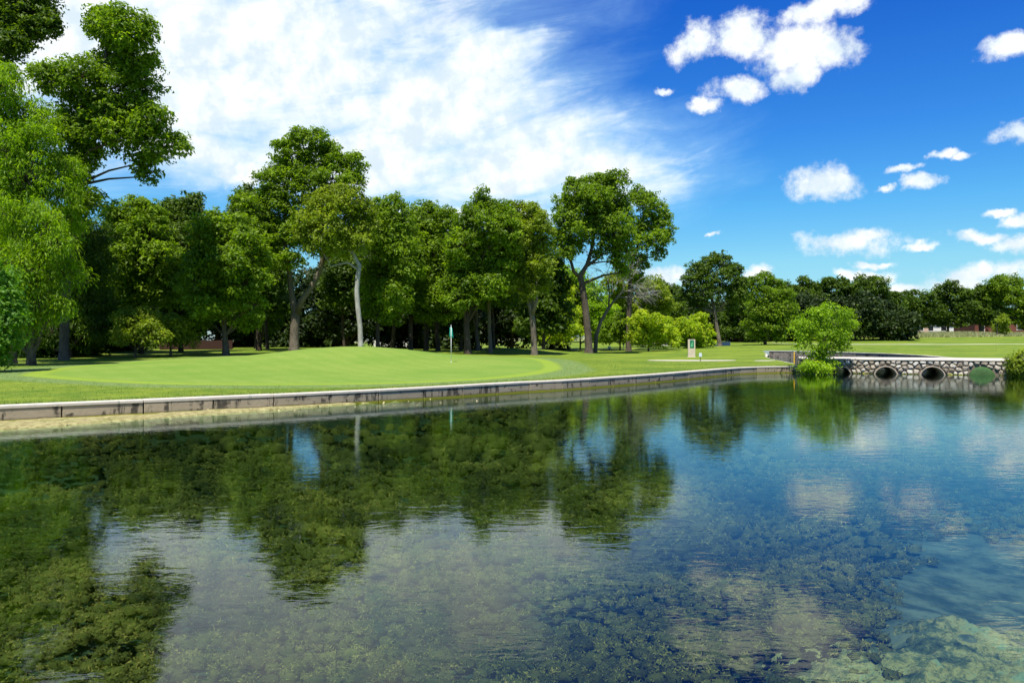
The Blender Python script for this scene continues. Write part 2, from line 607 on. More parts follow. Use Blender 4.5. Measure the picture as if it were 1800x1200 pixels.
apr_c = t.mix(t.m('MULTIPLY', t.sstep(nf, 0.42, 0.68), 0.35), apr_c, (0.09, 0.15, 0.04))
# mower stripes on the green, along a diagonal
pv = t.sep(p)
sx = t.m('ADD', t.m('MULTIPLY', pv[0], 0.83), t.m('MULTIPLY', pv[1], 0.56))
stripe = t.sstep(t.m('SINE', t.m('MULTIPLY', sx, 6.3)), -0.9, 0.9)
gr_c = t.mix(stripe, (0.185, 0.268, 0.040), (0.205, 0.283, 0.047))
gr_c = t.mix(t.m('MULTIPLY', t.sstep(t.noise(p, 0.22, 6, .7), 0.38, 0.66), .75), gr_c, (0.125, 0.232, 0.026))
gr_c = t.mix(t.m('MULTIPLY', t.sstep(t.m('ADD', t.m('MULTIPLY', nf, .5), t.m('MULTIPLY', t.noise(p, 7.0, 5, .7), .5)), 0.38, 0.64), 0.42), gr_c, (0.09, 0.17, 0.02))
col_c = t.mix(nm, (0.17, 0.27, 0.022), (0.235, 0.315, 0.038))
tall_c = t.mix(t.sstep(t.noise(t.v('MULTIPLY', p, (1, 1, 4)), 0.35, 5, .65), 0.35, 0.65), (0.15, 0.19, 0.07), (0.30, 0.29, 0.15))
c = t.mix(t.attr('apron'), rough_c, apr_c)
c = t.mix(t.attr('collar'), c, col_c)
c = t.mix(t.attr('green'), c, gr_c)
c = t.mix(t.attr('rough'), c, tall_c)
bh = t.m('MULTIPLY', nf, t.m('SUBTRACT', 1.0, t.m('MULTIPLY', t.attr('green'), 0.85)))
finish(t, principled(t, c, 0.85, bh, 0.55, 0.05, 0.15))
GRASS = m
lawn = link_mesh('lawn', lawn_me, GRASS)
tag(lawn, kind='structure')

# ------------------------------------------------------------------ pond bed
bx = axis(-60, -16, 16, 60, 0.16, 1.12)
by = axis(-12, 1, 26, 90, 0.16, 1.1)
BX, BY = np.meshgrid(bx, by)


_wl = np.array([(p.x, p.y) for p in wall_pts])


def wall_dist(X, Y):
    x, y = X.ravel(), Y.ravel()
    d = np.full(x.shape, 1e9); s = np.zeros(x.shape)
    for i, (a, b) in enumerate(_wl):
        q = (x - a) ** 2 + (y - b) ** 2
        mk = q < d
        d[mk] = q[mk]; s[mk] = i * 0.25
    return np.sqrt(d).reshape(X.shape), s.reshape(X.shape)


S0 = 0.0


def bed_z(X, Y):
    X = np.asarray(X, float); Y = np.asarray(Y, float)
    z = -1.25 + (fbm(X * 0.25, Y * 0.25, 11, 4) - 0.5) * 0.7
    # silt shoal and rocky patch at the lower right
    sh = np.exp(-(((X - 3.3) / 1.9) ** 2 + ((Y - 5.7) / 1.9) ** 2))
    z = z + sh * 0.50 + sh * (fbm(X * 1.6, Y * 1.6, 21, 4) - 0.5) * 0.4
    z = z + (fbm(X * 2.2, Y * 2.2, 5, 3) - 0.5) * 0.06
    # shelf of sediment at the foot of the wall, widest at the left
    d, s = wall_dist(X, Y)
    wid = np.interp(X, [-26, -16, -11, -9, -7, -5, -2, 4], [3.0, 2.9, 2.35, 1.6, 0.9, 0.4, 0.12, 0.0])
    wid = wid * (0.85 + 0.3 * fbm(X * 0.8, Y * 0.8, 31, 3))
    top = 0.045 + (fbm(X * 1.5, Y * 1.5, 33, 4) - 0.5) * 0.09
    k = np.clip((wid - d) / 0.5 + 0.55, 0, 1); k = k * k * (3 - 2 * k)
    z = z * (1 - k) + top * k
    k2 = np.clip((wid + 1.7 - d) / 1.8, 0, 1) * (1 - k) * 0.75
    return z * (1 - k2) + (-0.25) * k2


BZ = bed_z(BX, BY)
bi = np.arange(BX.size).reshape(BX.shape)
bq = np.stack([bi[:-1, :-1], bi[:-1, 1:], bi[1:, 1:], bi[1:, :-1]], -1).reshape(-1, 4)


def silt(X, Y):
    """where the bed is bare silt rather than weed"""
    # right of a line from (1.0, 4) to (5.2, 11), in the plan
    l = (X - (0.45 + (Y - 3.2) * 0.62)) / 0.8
    l = l + (fbm(X * 0.7, Y * 0.7, 41, 4) - 0.5) * 3.0
    return np.clip(l, 0, 1) * np.clip((14.0 - Y) / 3.0, 0, 1)


rock = np.exp(-(((BX - 3.3) / 1.5) ** 2 + ((BY - 5.3) / 1.3) ** 2)) + (fbm(BX * 1.3, BY * 1.3, 55, 5) - 0.5) * 1.3
bed_me = mesh_np('pond_bed', np.stack([BX.ravel(), BY.ravel(), BZ.ravel()], -1), bq,
                 dict(silt=silt(BX, BY).ravel(), rock=np.clip((rock - 0.62) * 3.0, 0, 1).ravel()), True)
m, t = mat_new('pond_bed_mud')
p = t.pos()
z = t.sep(p)[2]
n1 = t.noise(p, 2.0, 6, 0.65)
n2 = t.noise(p, 9.0, 5, 0.7)
mud = t.mix(n1, (0.012, 0.022, 0.010), (0.035, 0.05, 0.02))
slt = t.mix(t.sstep(n1, .35, .65), (0.030, 0.042, 0.030), (0.125, 0.135, 0.09))
slt = t.mix(t.m('MULTIPLY', t.sstep(n2, 0.5, 0.7), 0.6), slt, (0.03, 0.05, 0.04))
rk = t.mix(t.sstep(n2, 0.4, 0.62), (0.06, 0.08, 0.035), (0.24, 0.21, 0.08))
rk = t.mix(t.sstep(t.noise(p, 14.0, 5, .7), 0.55, 0.7), rk, (0.12, 0.16, 0.08))
shelf = t.mix(t.sstep(n2, 0.35, 0.7), (0.20, 0.17, 0.07), (0.42, 0.38, 0.17))
shelf = t.mix(t.m('MULTIPLY', t.sstep(n1, 0.5, 0.7), .7), shelf, (0.16, 0.19, 0.04))
c = t.mix(t.attr('silt'), mud, slt)
c = t.mix(t.m('MULTIPLY', t.attr('rock'), t.sstep(n2, .45, .6)), c, rk)
c = t.mix(t.sstep(z, -0.30, -0.02), c, shelf)
finish(t, principled(t, c, 0.9, n2, 0.6, 0.05, 0.15))
bed = link_mesh('pond_bed', bed_me, m)
tag(bed, kind='structure')

# ------------------------------------------------------------------ water: a closed body with a rippled top
m, t = mat_new('clear_spring_water')
p = t.pos()
pw = t.v('MULTIPLY', p, (0.75, 1.55, 1.0))
r1 = t.noise(pw, 3.2, 3, 0.55, 0.6)
r2 = t.noise(pw, 11.0, 2, 0.5, 0.3)
breeze = t.sstep(t.noise(t.v('MULTIPLY', p, (0.05, 0.22, 1)), 1.5, 3, .5), 0.35, 0.65)
hgt = t.m('ADD', t.m('MULTIPLY', r1, 1.0), t.m('MULTIPLY', t.m('MULTIPLY', r2, 0.28), t.m('ADD', 0.4, breeze)))
bp = t.n('ShaderNodeBump')
bp.inputs['Strength'].default_value = 0.055
bp.inputs['Distance'].default_value = 0.035
t.link(hgt, bp.inputs['Height'])
gl = t.n('ShaderNodeBsdfGlossy')
gl.inputs['Roughness'].default_value = 0.03
gl.inputs['Color'].default_value = (0.92, 0.99, 0.98, 1)
t.link(bp.outputs[0], gl.inputs['Normal'])
tr = t.n('ShaderNodeBsdfTransparent')
tr.inputs['Color'].default_value = (0.80, 0.97, 0.95, 1)
fr = t.n('ShaderNodeFresnel')
fr.inputs['IOR'].default_value = 1.38
t.link(bp.outputs[0], fr.inputs['Normal'])
mx = t.n('ShaderNodeMixShader')
t.link(fr.outputs[0], mx.inputs[0]); t.link(tr.outputs[0], mx.inputs[1]); t.link(gl.outputs[0], mx.inputs[2])
va = t.n('ShaderNodeVolumeAbsorption')
va.inputs['Color'].default_value = (0.55, 0.76, 0.78, 1)
va.inputs['Density'].default_value = 0.15
out = t.n('ShaderNodeOutputMaterial')
t.link(mx.outputs[0], out.inputs[0]); t.link(va.outputs[0], out.inputs[1])
WATER = m
water = MB().box((2, 41, -1.5), (78, 90, 3.0)).build('pond_water', WATER)
tag(water, kind='structure')

# ------------------------------------------------------------------ weed cushions on the bed
rng = np.random.default_rng(5)


def leaf_quads(c, nrm, L, Wd, rng, axis_=None, tri=False):
    """diamond leaves: c (n,3), nrm (n,3), L and Wd arrays"""
    n = len(c)
    nrm = nrm / (np.linalg.norm(nrm, axis=1, keepdims=True) + 1e-9)
    if axis_ is None:
        a = rng.normal(size=(n, 3))
    else:
        a = axis_ + rng.normal(size=(n, 3)) * 0.25
    a = a - nrm * (a * nrm).sum(1, keepdims=True)
    a /= np.linalg.norm(a, axis=1, keepdims=True) + 1e-9
    b = np.cross(nrm, a)
    L = np.asarray(L)[:, None] * 0.5; Wd = np.asarray(Wd)[:, None] * 0.5
    if tri:
        V = np.stack([c - a * L * .8 - b * Wd, c - a * L * .8 + b * Wd * .9, c + a * L], 1).reshape(-1, 3)
        return V, np.arange(n * 3).reshape(-1, 3)
    V = np.stack([c - a * L, c + b * Wd + a * L * 0.15 + nrm * Wd * 0.3, c + a * L, c - b * Wd + a * L * 0.15 + nrm * Wd * 0.3], 1).reshape(-1, 3)
    Fq = np.arange(n * 4).reshape(-1, 4)
    return V, Fq


def cushions(y0, y1, sp, nl, ls, seed):
    rg = np.random.default_rng(seed)
    ys = np.arange(y0, y1, sp)
    PX, PY = [], []
    for yy in ys:
        hw = 0.69 * yy + 1.5
        xs = np.arange(-hw, min(hw, 15), sp)
        PX.append(xs + rg.uniform(-.5, .5, len(xs)) * sp * 1.1); PY.append(np.full(len(xs), yy) + rg.uniform(-.5, .5, len(xs)) * sp * 1.1)
    X = np.concatenate(PX); Y = np.concatenate(PY)
    d = sdist(X, Y, pond_poly)
    s = silt(X, Y)
    f = fbm(X * 0.45, Y * 0.45, 77, 4)
    dw, _ = wall_dist(X, Y)
    wid = np.interp(X, [-26, -16, -11, -7, -2, 4], [2.9, 2.8, 2.4, 1.1, .6, .4])
    keep = (d < -0.3) & (rg.uniform(size=len(X)) > s * 1.15) & (dw > wid) & (f > 0.24)
    X, Y, s = X[keep], Y[keep], s[keep]
    Z = bed_z(X, Y)
    r = sp * rg.uniform(0.40, 0.92, len(X))
    h = r * rg.uniform(0.5, 1.6, len(X)) + (fbm(X * 0.9, Y * 0.9, 91, 3) * 0.45 + fbm(X * 2.6, Y * 3.4, 92, 2) * 0.25) * np.clip(1 - s * 4, 0, 1)
    n = len(X)
    # rounded cushion bodies
    NA, NR = (7, 4) if nl > 20 else (6, 3)
    th = np.linspace(0, 2 * math.pi, NA, endpoint=False); ph = np.linspace(0.0, 0.62 * math.pi, NR)
    TH, PH = np.meshgrid(th, ph)
    U = np.stack([np.sin(PH) * np.cos(TH), np.sin(PH) * np.sin(TH), np.cos(PH)], -1).reshape(-1, 3)
    nv = len(U)
    lump = 1 + rg.normal(0, .13, (n, nv)) + 0.16 * np.sin(np.arctan2(U[:, 1], U[:, 0])[None] * 3 + rg.uniform(0, 6.3, (n, 1)))
    lump[:, :NA] = 1.0
    ex = rg.uniform(0.9, 1.5, (n, 1)); body = 0.80
    BV = np.stack([X[:, None] + U[None, :, 0] * lump * ex * body * r[:, None], Y[:, None] + U[None, :, 1] * lump * body * r[:, None],
                   (Z + h)[:, None] + (U[None, :, 2] * lump * body - 1) * r[:, None] * 0.8], -1).reshape(-1, 3)
    fa = []
    for i in range(NR - 1):
        for j in range(NA):
            fa.append((i * NA + j, (i + 1) * NA + j, (i + 1) * NA + (j + 1) % NA, i * NA + (j + 1) % NA))
    BF = (np.array(fa)[None] + (np.arange(n) * nv)[:, None, None]).reshape(-1, 4)
    ct = rg.uniform(0, 1, n)
    ci = np.repeat(np.arange(n), nl)
    u = rg.normal(size=(n * nl, 3)); u[:, 2] = np.abs(u[:, 2]) * 1.1
    u /= np.linalg.norm(u, axis=1, keepdims=True)
    q = rg.uniform(0.72, 1.22, n * nl) * (1 + 0.15 * np.sin(np.arctan2(u[:, 1], u[:, 0]) * 4 + ci))
    P = np.stack([X[ci] + u[:, 0] * r[ci] * q * ex[ci, 0], Y[ci] + u[:, 1] * r[ci] * q, (Z + h)[ci] + (u[:, 2] * q - 1) * r[ci] * .8], -1)
    nr = u * .3 + np.array([0, 0, .3]) + rg.normal(size=u.shape) * 0.8
    V, Fq = leaf_quads(P, nr, ls * rg.uniform(.6, 1.6, len(P)), ls * rg.uniform(.3, .55, len(P)), rg, u, True)
    ti = 0.6 * ct[ci] + 0.4 * rg.uniform(size=len(P))
    tb = np.repeat(ct * .25, nv)
    return np.concatenate([BV, V]), np.concatenate([BF[:, :3], BF[:, [0, 2, 3]], Fq + len(BV)]), np.concatenate([tb, np.repeat(ti, 3)])


parts = [cushions(3.0, 9.5, 0.09, 32, 0.030, 1), cushions(9.5, 16, 0.14, 13, 0.055, 2), cushions(16, 34, 0.26, 6, 0.10, 3)]
Vs, Fs, Ts, b = [], [], [], 0
for V, Fq, ti in parts:
    Vs.append(V); Fs.append(Fq + b); Ts.append(ti); b += len(V)
m, t = mat_new('water_weed')
a = t.attr('tint')
n = t.sstep(t.noise(t.pos(), 0.42, 5, .62), .3, .7)
k = t.m('ADD', t.m('MULTIPLY', a, 0.62), t.m('MULTIPLY', n, 0.40), clamp=True)
c = t.ramp(k, [(0.12, (0.014, 0.015, 0.004)), (0.38, (0.088, 0.078, 0.013)), (0.64, (0.21, 0.170, 0.030)), (0.92, (0.36, 0.23, 0.06))])
nb = t.noise(t.pos(), 30.0, 4, .7)
c = t.mix(t.m('MULTIPLY', t.sstep(nb, .45, .65), .5), c, (0.03, 0.045, 0.01))
finish(t, principled(t, c, 0.85, nb, .9, .03, .1))
weed = link_mesh('water_weed', mesh_np('water_weed', np.concatenate(Vs), np.concatenate(Fs), dict(tint=np.concatenate(Ts))), m)
tag(weed, 'olive green cushions of water weed covering the pond bed', 'water weed', kind='stuff')

# crusted outcrop on the shoal at the lower right
ox_, oy_ = np.meshgrid(np.linspace(1.5, 5.3, 108), np.linspace(4.0, 7.6, 102))
e_ = 1 - np.hypot((ox_ - 3.4 - .15 * (oy_ - 5.8)) / 1.35, (oy_ - 5.75) / 1.1) + (fbm(ox_ * 1.9, oy_ * 1.9, 61, 4) - .5) * 2.6 - .12
rdg = 1 - np.abs(fbm(ox_ * 3.2, oy_ * 3.2, 63, 4) - .5) * 4
hgt_ = np.clip(e_, -1, .55) * .09 + np.clip(e_ * 4, 0, 1) * (np.clip(rdg, 0, 1) * .05 + (fbm(ox_ * 7, oy_ * 9, 67, 4) - .5) * .16) - .03
oz_ = bed_z(ox_, oy_) + np.where(e_ > -.05, hgt_, -.12)
oi = np.arange(ox_.size).reshape(ox_.shape)
kp = ((e_[:-1, :-1] > -.12) & (e_[1:, 1:] > -.12))
oq = np.stack([oi[:-1, :-1], oi[:-1, 1:], oi[1:, 1:], oi[1:, :-1]], -1)[kp]
us = np.unique(oq); rm = np.full(ox_.size, -1); rm[us] = np.arange(len(us))
m, t = mat_new('algae_crust')
p = t.pos(); n1 = t.noise(p, 1.6, 5, .65, .5); n2 = t.noise(p, 8.0, 6, .75, .4); n3 = t.noise(p, 26.0, 4, .75)
c = t.ramp(t.m('ADD', t.m('MULTIPLY', n1, .5), t.m('MULTIPLY', n2, .5)), [(.40, (0.020, 0.028, 0.016)), (.46, (0.07, 0.085, 0.04)), (.52, (0.27, 0.22, 0.075)), (.60, (0.17, 0.22, 0.12))])
c = t.mix(t.m('MULTIPLY', t.sstep(n3, .5, .65), .6), c, (0.06, 0.07, 0.035))
finish(t, principled(t, c, .9, n3, .9, .03, .1))
og = link_mesh('submerged_rock', mesh_np('submerged_rock', np.stack([ox_.ravel(), oy_.ravel(), oz_.ravel()], -1)[us], rm[oq], None, True), m)
tag(og, 'mottled yellow green crusted rock lying under shallow clear water at the lower right', 'rock')

# ------------------------------------------------------------------ retaining walls
def concrete_mat(name, base, stain, dens=0.52, algae=True, top=0.34):
    m, t = mat_new(name)
    p = t.pos()
    z = t.sep(p)[2]
    n1 = t.noise(p, 1.3, 5, .6)
    n2 = t.noise(p, 12, 5, .7)
    strk = t.noise(t.v('MULTIPLY', p, (5.5, 5.5, 0.9)), 1.0, 5, .65)
    blot = t.noise(t.v('MULTIPLY', p, (1.0, 1.0, 1.6)), 1.9, 3, .6)
    c = t.mix(n1, tuple(v * .75 for v in base), tuple(min(1, v * 1.15) for v in base))
    s1 = t.m('MULTIPLY', t.sstep(strk, dens, dens + .10), t.sstep(blot, 0.46, 0.56))
    c = t.mix(t.m('MULTIPLY', s1, 0.88), c, stain)
    c = t.mix(t.m('MULTIPLY', t.sstep(n2, 0.55, 0.75), 0.35), c, tuple(v * .5 for v in base))
    # brown tide line and the yellow-green algae at the foot
    zz = t.m('ADD', z, t.m('MULTIPLY', t.m('SUBTRACT', n1, 0.5), 0.05))
    if algae:
        c = t.mix(t.m('MULTIPLY', t.sstep(zz, 0.10, 0.05), .55), c, (0.10, 0.085, 0.05))
        c = t.mix(t.sstep(zz, 0.055, 0.035), c, (0.26, 0.25, 0.025))
    finish(t, principled(t, c, 0.9, n2, 0.5, 0.02, .2))
    return m


CONC = concrete_mat('stained_concrete', (0.37, 0.305, 0.205), (0.035, 0.032, 0.026), .47)
CAPC = concrete_mat('pale_cap_concrete', (0.56, 0.51, 0.42), (0.22, 0.28, 0.24), 0.60, False)
CONC_D = concrete_mat('weathered_concrete', (0.30, 0.26, 0.21), (0.04, 0.035, 0.03), 0.46, False)
CORE = plain('dark_backfill', (0.02, 0.018, 0.014))


def seg_wall(root, pts, thick, z0, z1, capw, capz, name, mat, capmat, rev=1, over=0.03, gap=0.012, caplen=1, core=True, proud=0.0):
    """panels between successive points; the wall thickens to the left (rev=1) of the line"""
    n = len(pts) - 1
    ox = root.location
    for i in range(n):
        a, b = pts[i] - ox, pts[i + 1] - ox
        dlt = (b - a); L = dlt.length; d = dlt.normalized()
        nn = Vector((-d.y, d.x, 0)) * rev
        q = MB()
        jit = random.uniform(-proud, proud)
        a2, b2 = a + d * gap + nn * jit, b - d * gap + nn * jit
        v = [a2, b2, b2 + nn * thick, a2 + nn * thick]
        za = z0 - ox.z; zb = (z1[i] if isinstance(z1, list) else z1) - ox.z; zc = (z1[i + 1] if isinstance(z1, list) else z1) - ox.z
        vv = [(p.x, p.y, za) for p in v] + [(v[0].x, v[0].y, zb), (v[1].x, v[1].y, zc), (v[2].x, v[2].y, zc), (v[3].x, v[3].y, zb)]
        ff = [(0, 3, 2, 1), (4, 5, 6, 7), (0, 1, 5, 4), (1, 2, 6, 5), (2, 3, 7, 6), (3, 0, 4, 7)]
        if rev < 0: ff = [f[::-1] for f in ff]
        q.v, q.f = vv, ff
        bevel(q.build(name, mat, root), 0.012, 1)
        if i % caplen == 0:
            j = min(i + caplen, n)
            c_ = [pts[k] - ox for k in range(i, j + 1)]
            q = MB()
            lft, rgt = [], []
            for k, pt in enumerate(c_):
                gi = i + k
                tt = (pts[min(gi + 1, n)] - pts[max(gi - 1, 0)]).normalized()
                nn = Vector((-tt.y, tt.x, 0)) * rev
                sh = tt * (0.005 if k == 0 else (-0.005 if k == len(c_) - 1 else 0))
                lft.append(pt + sh - nn * over); rgt.append(pt + sh + nn * (capw - over))
            hz = [(z1[i + k] if isinstance(z1, list) else z1) - ox.z for k in range(len(c_))]
            jz = random.uniform(-0.004, 0.004)
            for k in range(len(c_)):
                q.v += [(lft[k].x, lft[k].y, hz[k] + .002), (rgt[k].x, rgt[k].y, hz[k] + .002), (rgt[k].x, rgt[k].y, hz[k] + capz + jz), (lft[k].x, lft[k].y, hz[k] + capz + jz)]
            for k in range(len(c_) - 1):
                o = k * 4
                for s in range(4):
                    f = (o + s, o + (s + 1) % 4, o + 4 + (s + 1) % 4, o + 4 + s)
                    q.f.append(f)
            q.f.append((0, 3, 2, 1)); o = (len(c_) - 1) * 4; q.f.append((o, o + 1, o + 2, o + 3))
            bevel(q.build('cap_slab', capmat, root), 0.012, 1)
    if core:
        q = MB()
        for i in range(n + 1):
            tt = (pts[min(i + 1, n)] - pts[max(i - 1, 0)]).normalized()
            nn = Vector((-tt.y, tt.x, 0)) * rev
            zt = (z1[i] if isinstance(z1, list) else z1) - ox.z - 0.01
            a, b = pts[i] - ox + nn * (thick * .5), pts[i] - ox + nn * (thick * .9)
            q.v += [(a.x, a.y, z0 - ox.z), (b.x, b.y, z0 - ox.z), (b.x, b.y, zt), (a.x, a.y, zt)]
        for i in range(n):
            o = i * 4
            for s in range(4):
                q.f.append((o + s, o + (s + 1) % 4, o + 4 + (s + 1) % 4, o + 4 + s))
        q.build('wall_core', CORE, root)


wp = spline(WALL, 1.45)
wroot = empty('retaining_wall', (0, 24.6, 0))
tag(wroot, 'long low stained concrete wall with pale cap between the lawn and the pond', 'wall')
seg_wall(wroot, wp, 0.26, -0.9, 0.285, 0.36, 0.075, 'wall_panel', CONC, CAPC, 1, 0.018, 0.012, 2, proud=0.006)

fp = spline(FARW, 1.6)
froot = empty('channel_wall', (29, 60, 0))
tag(froot, 'dark weathered curved retaining wall beyond the stone bridge', 'wall')
seg_wall(froot, fp, 0.26, -0.6, [0.60] * (len(fp)), 0.34, 0.07, 'wall_panel', CONC_D, CAPC, -1, 0.03, 0.012, 2, proud=0.01)
np_ = spline(NEARB, 1.7)
nroot = empty('bank_wall', (18, 55, 0))
tag(nroot, 'low wall edging the lawn just left of the stone bridge', 'wall')
seg_wall(nroot, np_, 0.24, -0.6, 0.33, 0.34, 0.06, 'wall_panel', CONC_D, CAPC, 1, 0.03, 0.012, 2)

# ------------------------------------------------------------------ culvert bridge of rubble stone
BL = (BR1 - BR0).length
root = empty('stone_bridge', BR0)
root.rotation_euler = (0, 0, math.atan2(br_dir.y, br_dir.x))
tag(root, 'low rubble stone bridge with round pipe culverts at the far end of the pond', 'bridge')


def s_at(pxl):
    """distance along the face where the pixel column meets it"""
    k = (pxl - 900) / F
    # X = k*Y on the line BR0 + s*dir
    return (k * BR0.y - BR0.x) / (br_dir.x - k * br_dir.y)


pipes = [(s_at(1478), -0.17, 0.55), (s_at(1557), -0.17, 0.58), (s_at(1639), -0.17, 0.60), (s_at(1726), -0.20, 0.60), (s_at(1786), -0.12, 0.36)]
BT = 0.70
poly = [(0, -0.8)]
for (s, zc, r) in pipes:
    a0 = math.asin(min(1, (-0.8 - zc) / r)) if abs(-0.8 - zc) < r else None
    ri = r - 0.01
    poly.append((s - ri, -0.8))
    for k in range(0, 17):
        a = math.pi - math.pi * k / 16
        poly.append((s + ri * math.cos(a), zc + ri * math.sin(a)))
    poly.append((s + ri, -0.8))
poly += [(BL, -0.8), (BL, BT), (0, BT)]
m, t = mat_new('mortar')
p = t.pos(); n = t.noise(p, 7, 5, .7)
finish(t, principled(t, t.mix(n, (0.09, 0.072, 0.05), (0.30, 0.25, 0.18)), 0.95, n, .8, .04, .1))
MORTAR = m
MB().prism(poly, 0.0, BR_W).build('bridge_body', MORTAR, root)
m, t = mat_new('rubble_stone')
p = t.pos(); n = t.noise(p, 2.6, 5, .6); n2 = t.noise(p, 16, 5, .7); ob = t.n('ShaderNodeObjectInfo').outputs['Random']
c = t.ramp(ob, [(0.0, (0.22, 0.175, 0.125)), (0.3, (0.38, 0.32, 0.24)), (0.65, (0.52, 0.47, 0.38)), (1.0, (0.64, 0.60, 0.52))])
c = t.mix(t.m('MULTIPLY', t.sstep(n2, .5, .7), .5), c, (0.10, 0.09, 0.07))
c = t.mix(t.m('MULTIPLY', t.sstep(n, .5, .68), .6), c, (0.22, 0.18, 0.12))
zz = t.m('ADD', t.sep(p)[2], t.m('MULTIPLY', n, 0.1))
c = t.mix(t.sstep(zz, 0.13, 0.07), c, (0.26, 0.26, 0.05))
finish(t, principled(t, c, .9, n2, .7, .03, .2))
STONE = m
# stones: cells of a jittered grid, clipped against their neighbours
rg = random.Random(11)
pts = []
sz_ = []
for tr_n in range(9000):
    a_, b_ = rg.uniform(0, min(BL, 12.6)), rg.uniform(.0, .66)
    d_ = rg.choice([.15, .19, .24, .30]) if tr_n < 3000 else .155
    if all(((a_ - o_[0]) * .82) ** 2 + ((b_ - o_[1]) * 1.12) ** 2 > ((d_ + e2) / 2) ** 2 for o_, e2 in zip(pts, sz_)):
        pts.append((a_, b_)); sz_.append(d_)
for i, (cx, cz) in enumerate(pts):
    if any(math.hypot(cx - s, cz - zc) < r + .09 for (s, zc, r) in pipes[:4]) or math.hypot(cx - pipes[4][0], cz - pipes[4][1]) < pipes[4][2] + .03: continue
    if cx > 12.6: continue
    pg = [(cx - .3, -.06), (cx + .3, -.06), (cx + .3, BT - .01), (cx - .3, BT - .01)]
    for j, (ox, oz) in enumerate(pts):
        if j == i or abs(ox - cx) > .7: continue
        mx_, mz_ = (cx + ox) / 2, (cz + oz) / 2
        nx_, nz_ = ox - cx, oz - cz
        out_ = []
        for k in range(len(pg)):
            a, b = pg[k], pg[(k + 1) % len(pg)]
            da = (a[0] - mx_) * nx_ + (a[1] - mz_) * nz_; db = (b[0] - mx_) * nx_ + (b[1] - mz_) * nz_
            if da <= 0: out_.append(a)
            if (da < 0) != (db < 0) and abs(da - db) > 1e-9:
                tq = da / (da - db); out_.append((a[0] + (b[0] - a[0]) * tq, a[1] + (b[1] - a[1]) * tq))
        pg = out_
        if len(pg) < 3: break
    if len(pg) < 3: continue
    # break long edges so that outlines are rounded and uneven
    ring = []
    for k in range(len(pg)):
        a, b = pg[k], pg[(k + 1) % len(pg)]
        ring.append((a[0] * .86 + b[0] * .14, a[1] * .86 + b[1] * .14)); ring.append((a[0] * .14 + b[0] * .86, a[1] * .14 + b[1] * .86))
    r2_ = []
    for (a, b) in ring:
        for (s, zc, r) in pipes:
            dd = math.hypot(a - s, b - zc)
            if dd < r + .06: a, b = s + (a - s) / dd * (r + .06), zc + (b - zc) / dd * (r + .06)
        r2_.append((a, b))
    ring = r2_
    cx = sum(a for a, b in ring) / len(ring); cz = sum(b for a, b in ring) / len(ring)
    q = MB(); n_ = len(ring); dp = rg.uniform(.05, .10)
    jit = [rg.uniform(.9, 1.0) for _ in ring]
    tilt = rg.uniform(-.12, .12); shr = rg.uniform(.86, .98)
    for (sc2, dep) in ((.93 * shr, 0.02), (.88 * shr, -dp * .6), (.62 * shr, -dp)):
        for k, (a, b) in enumerate(ring):
            q.v.append(((a - cx) * sc2 * jit[k], dep + rg.uniform(-.012, .012) + tilt * (b - cz) * (dep < 0), (b - cz) * sc2 * jit[k]))
    q.v.append((rg.uniform(-.02, .02), -dp - .012, rg.uniform(-.02, .02)))
    for L_ in range(2):
        for k in range(n_):
            k2 = (k + 1) % n_
            q.f.append((L_ * n_ + k, L_ * n_ + k2, (L_ + 1) * n_ + k2, (L_ + 1) * n_ + k))
    for k in range(n_): q.f.append((2 * n_ + k, 2 * n_ + (k + 1) % n_, 3 * n_))
    q.build('stone', STONE, root, (cx, 0, cz))
PIPE = concrete_mat('pipe_concrete', (0.40, 0.33, 0.25), (0.10, 0.08, 0.06), .6, False)
for pi_, (s, zc, r) in enumerate(pipes):
    q = MB(); N = 28; th = .055 if pi_ < 4 else .10
    prof = [(r, -0.10), (r, BR_W + .1), (r - th, BR_W + .1), (r - th, -0.10)]
    for k in range(N):
        a = 2 * math.pi * k / N
        for (rad, yy) in prof: q.v.append((s + rad * math.cos(a), yy, zc + rad * math.sin(a)))
    for k in range(N):
        k2 = (k + 1) % N
        for j in range(4):
            j2 = (j + 1) % 4
            q.f.append((k * 4 + j, k * 4 + j2, k2 * 4 + j2, k2 * 4 + j))
    if pi_ < 3:
        q.build('culvert_pipe', PIPE, root, None, True)
    elif pi_ == 4:
        q.build('culvert_pipe', MORTAR, root, None, True)
# sealed fourth culvert: a mossy green plug bulging from the opening
s, zc, r = pipes[3]
q = MB(); N = 20
for (sc2, dep) in ((1.0, .02), (.97, -.10), (.8, -.17), (.45, -.20)):
    for k in range(N):
        a = 2 * math.pi * k / N
        q.v.append((s + r * sc2 * math.cos(a), dep, zc + .05 + r * .98 * sc2 * math.sin(a)))
q.v.append((s, -.21, zc))
for L_ in range(3):
    for k in range(N): q.f.append((L_ * N + k, L_ * N + (k + 1) % N, (L_ + 1) * N + (k + 1) % N, (L_ + 1) * N + k))
for k in range(N): q.f.append((3 * N + k, 3 * N + (k + 1) % N, 4 * N))
pl = q.build('mossy_plug', plain('moss', (0.045, 0.10, 0.03), .95, .5, 6), root, None, True)
pl['label'] = 'rounded green mossy stopper closing the fourth culvert'
# coping slabs on the bridge
s = 0.0
while s < BL:
    L = min(rg.uniform(1.1, 1.9), BL - s)
    zz_ = BT + .035 + rg.uniform(-.008, .008)
    bevel(MB().box((s + L / 2, BR_W / 2 - .03, zz_), (L - .014, BR_W + .12, .066)).build('coping_slab', CAPC, root), .015, 1)
    s += L

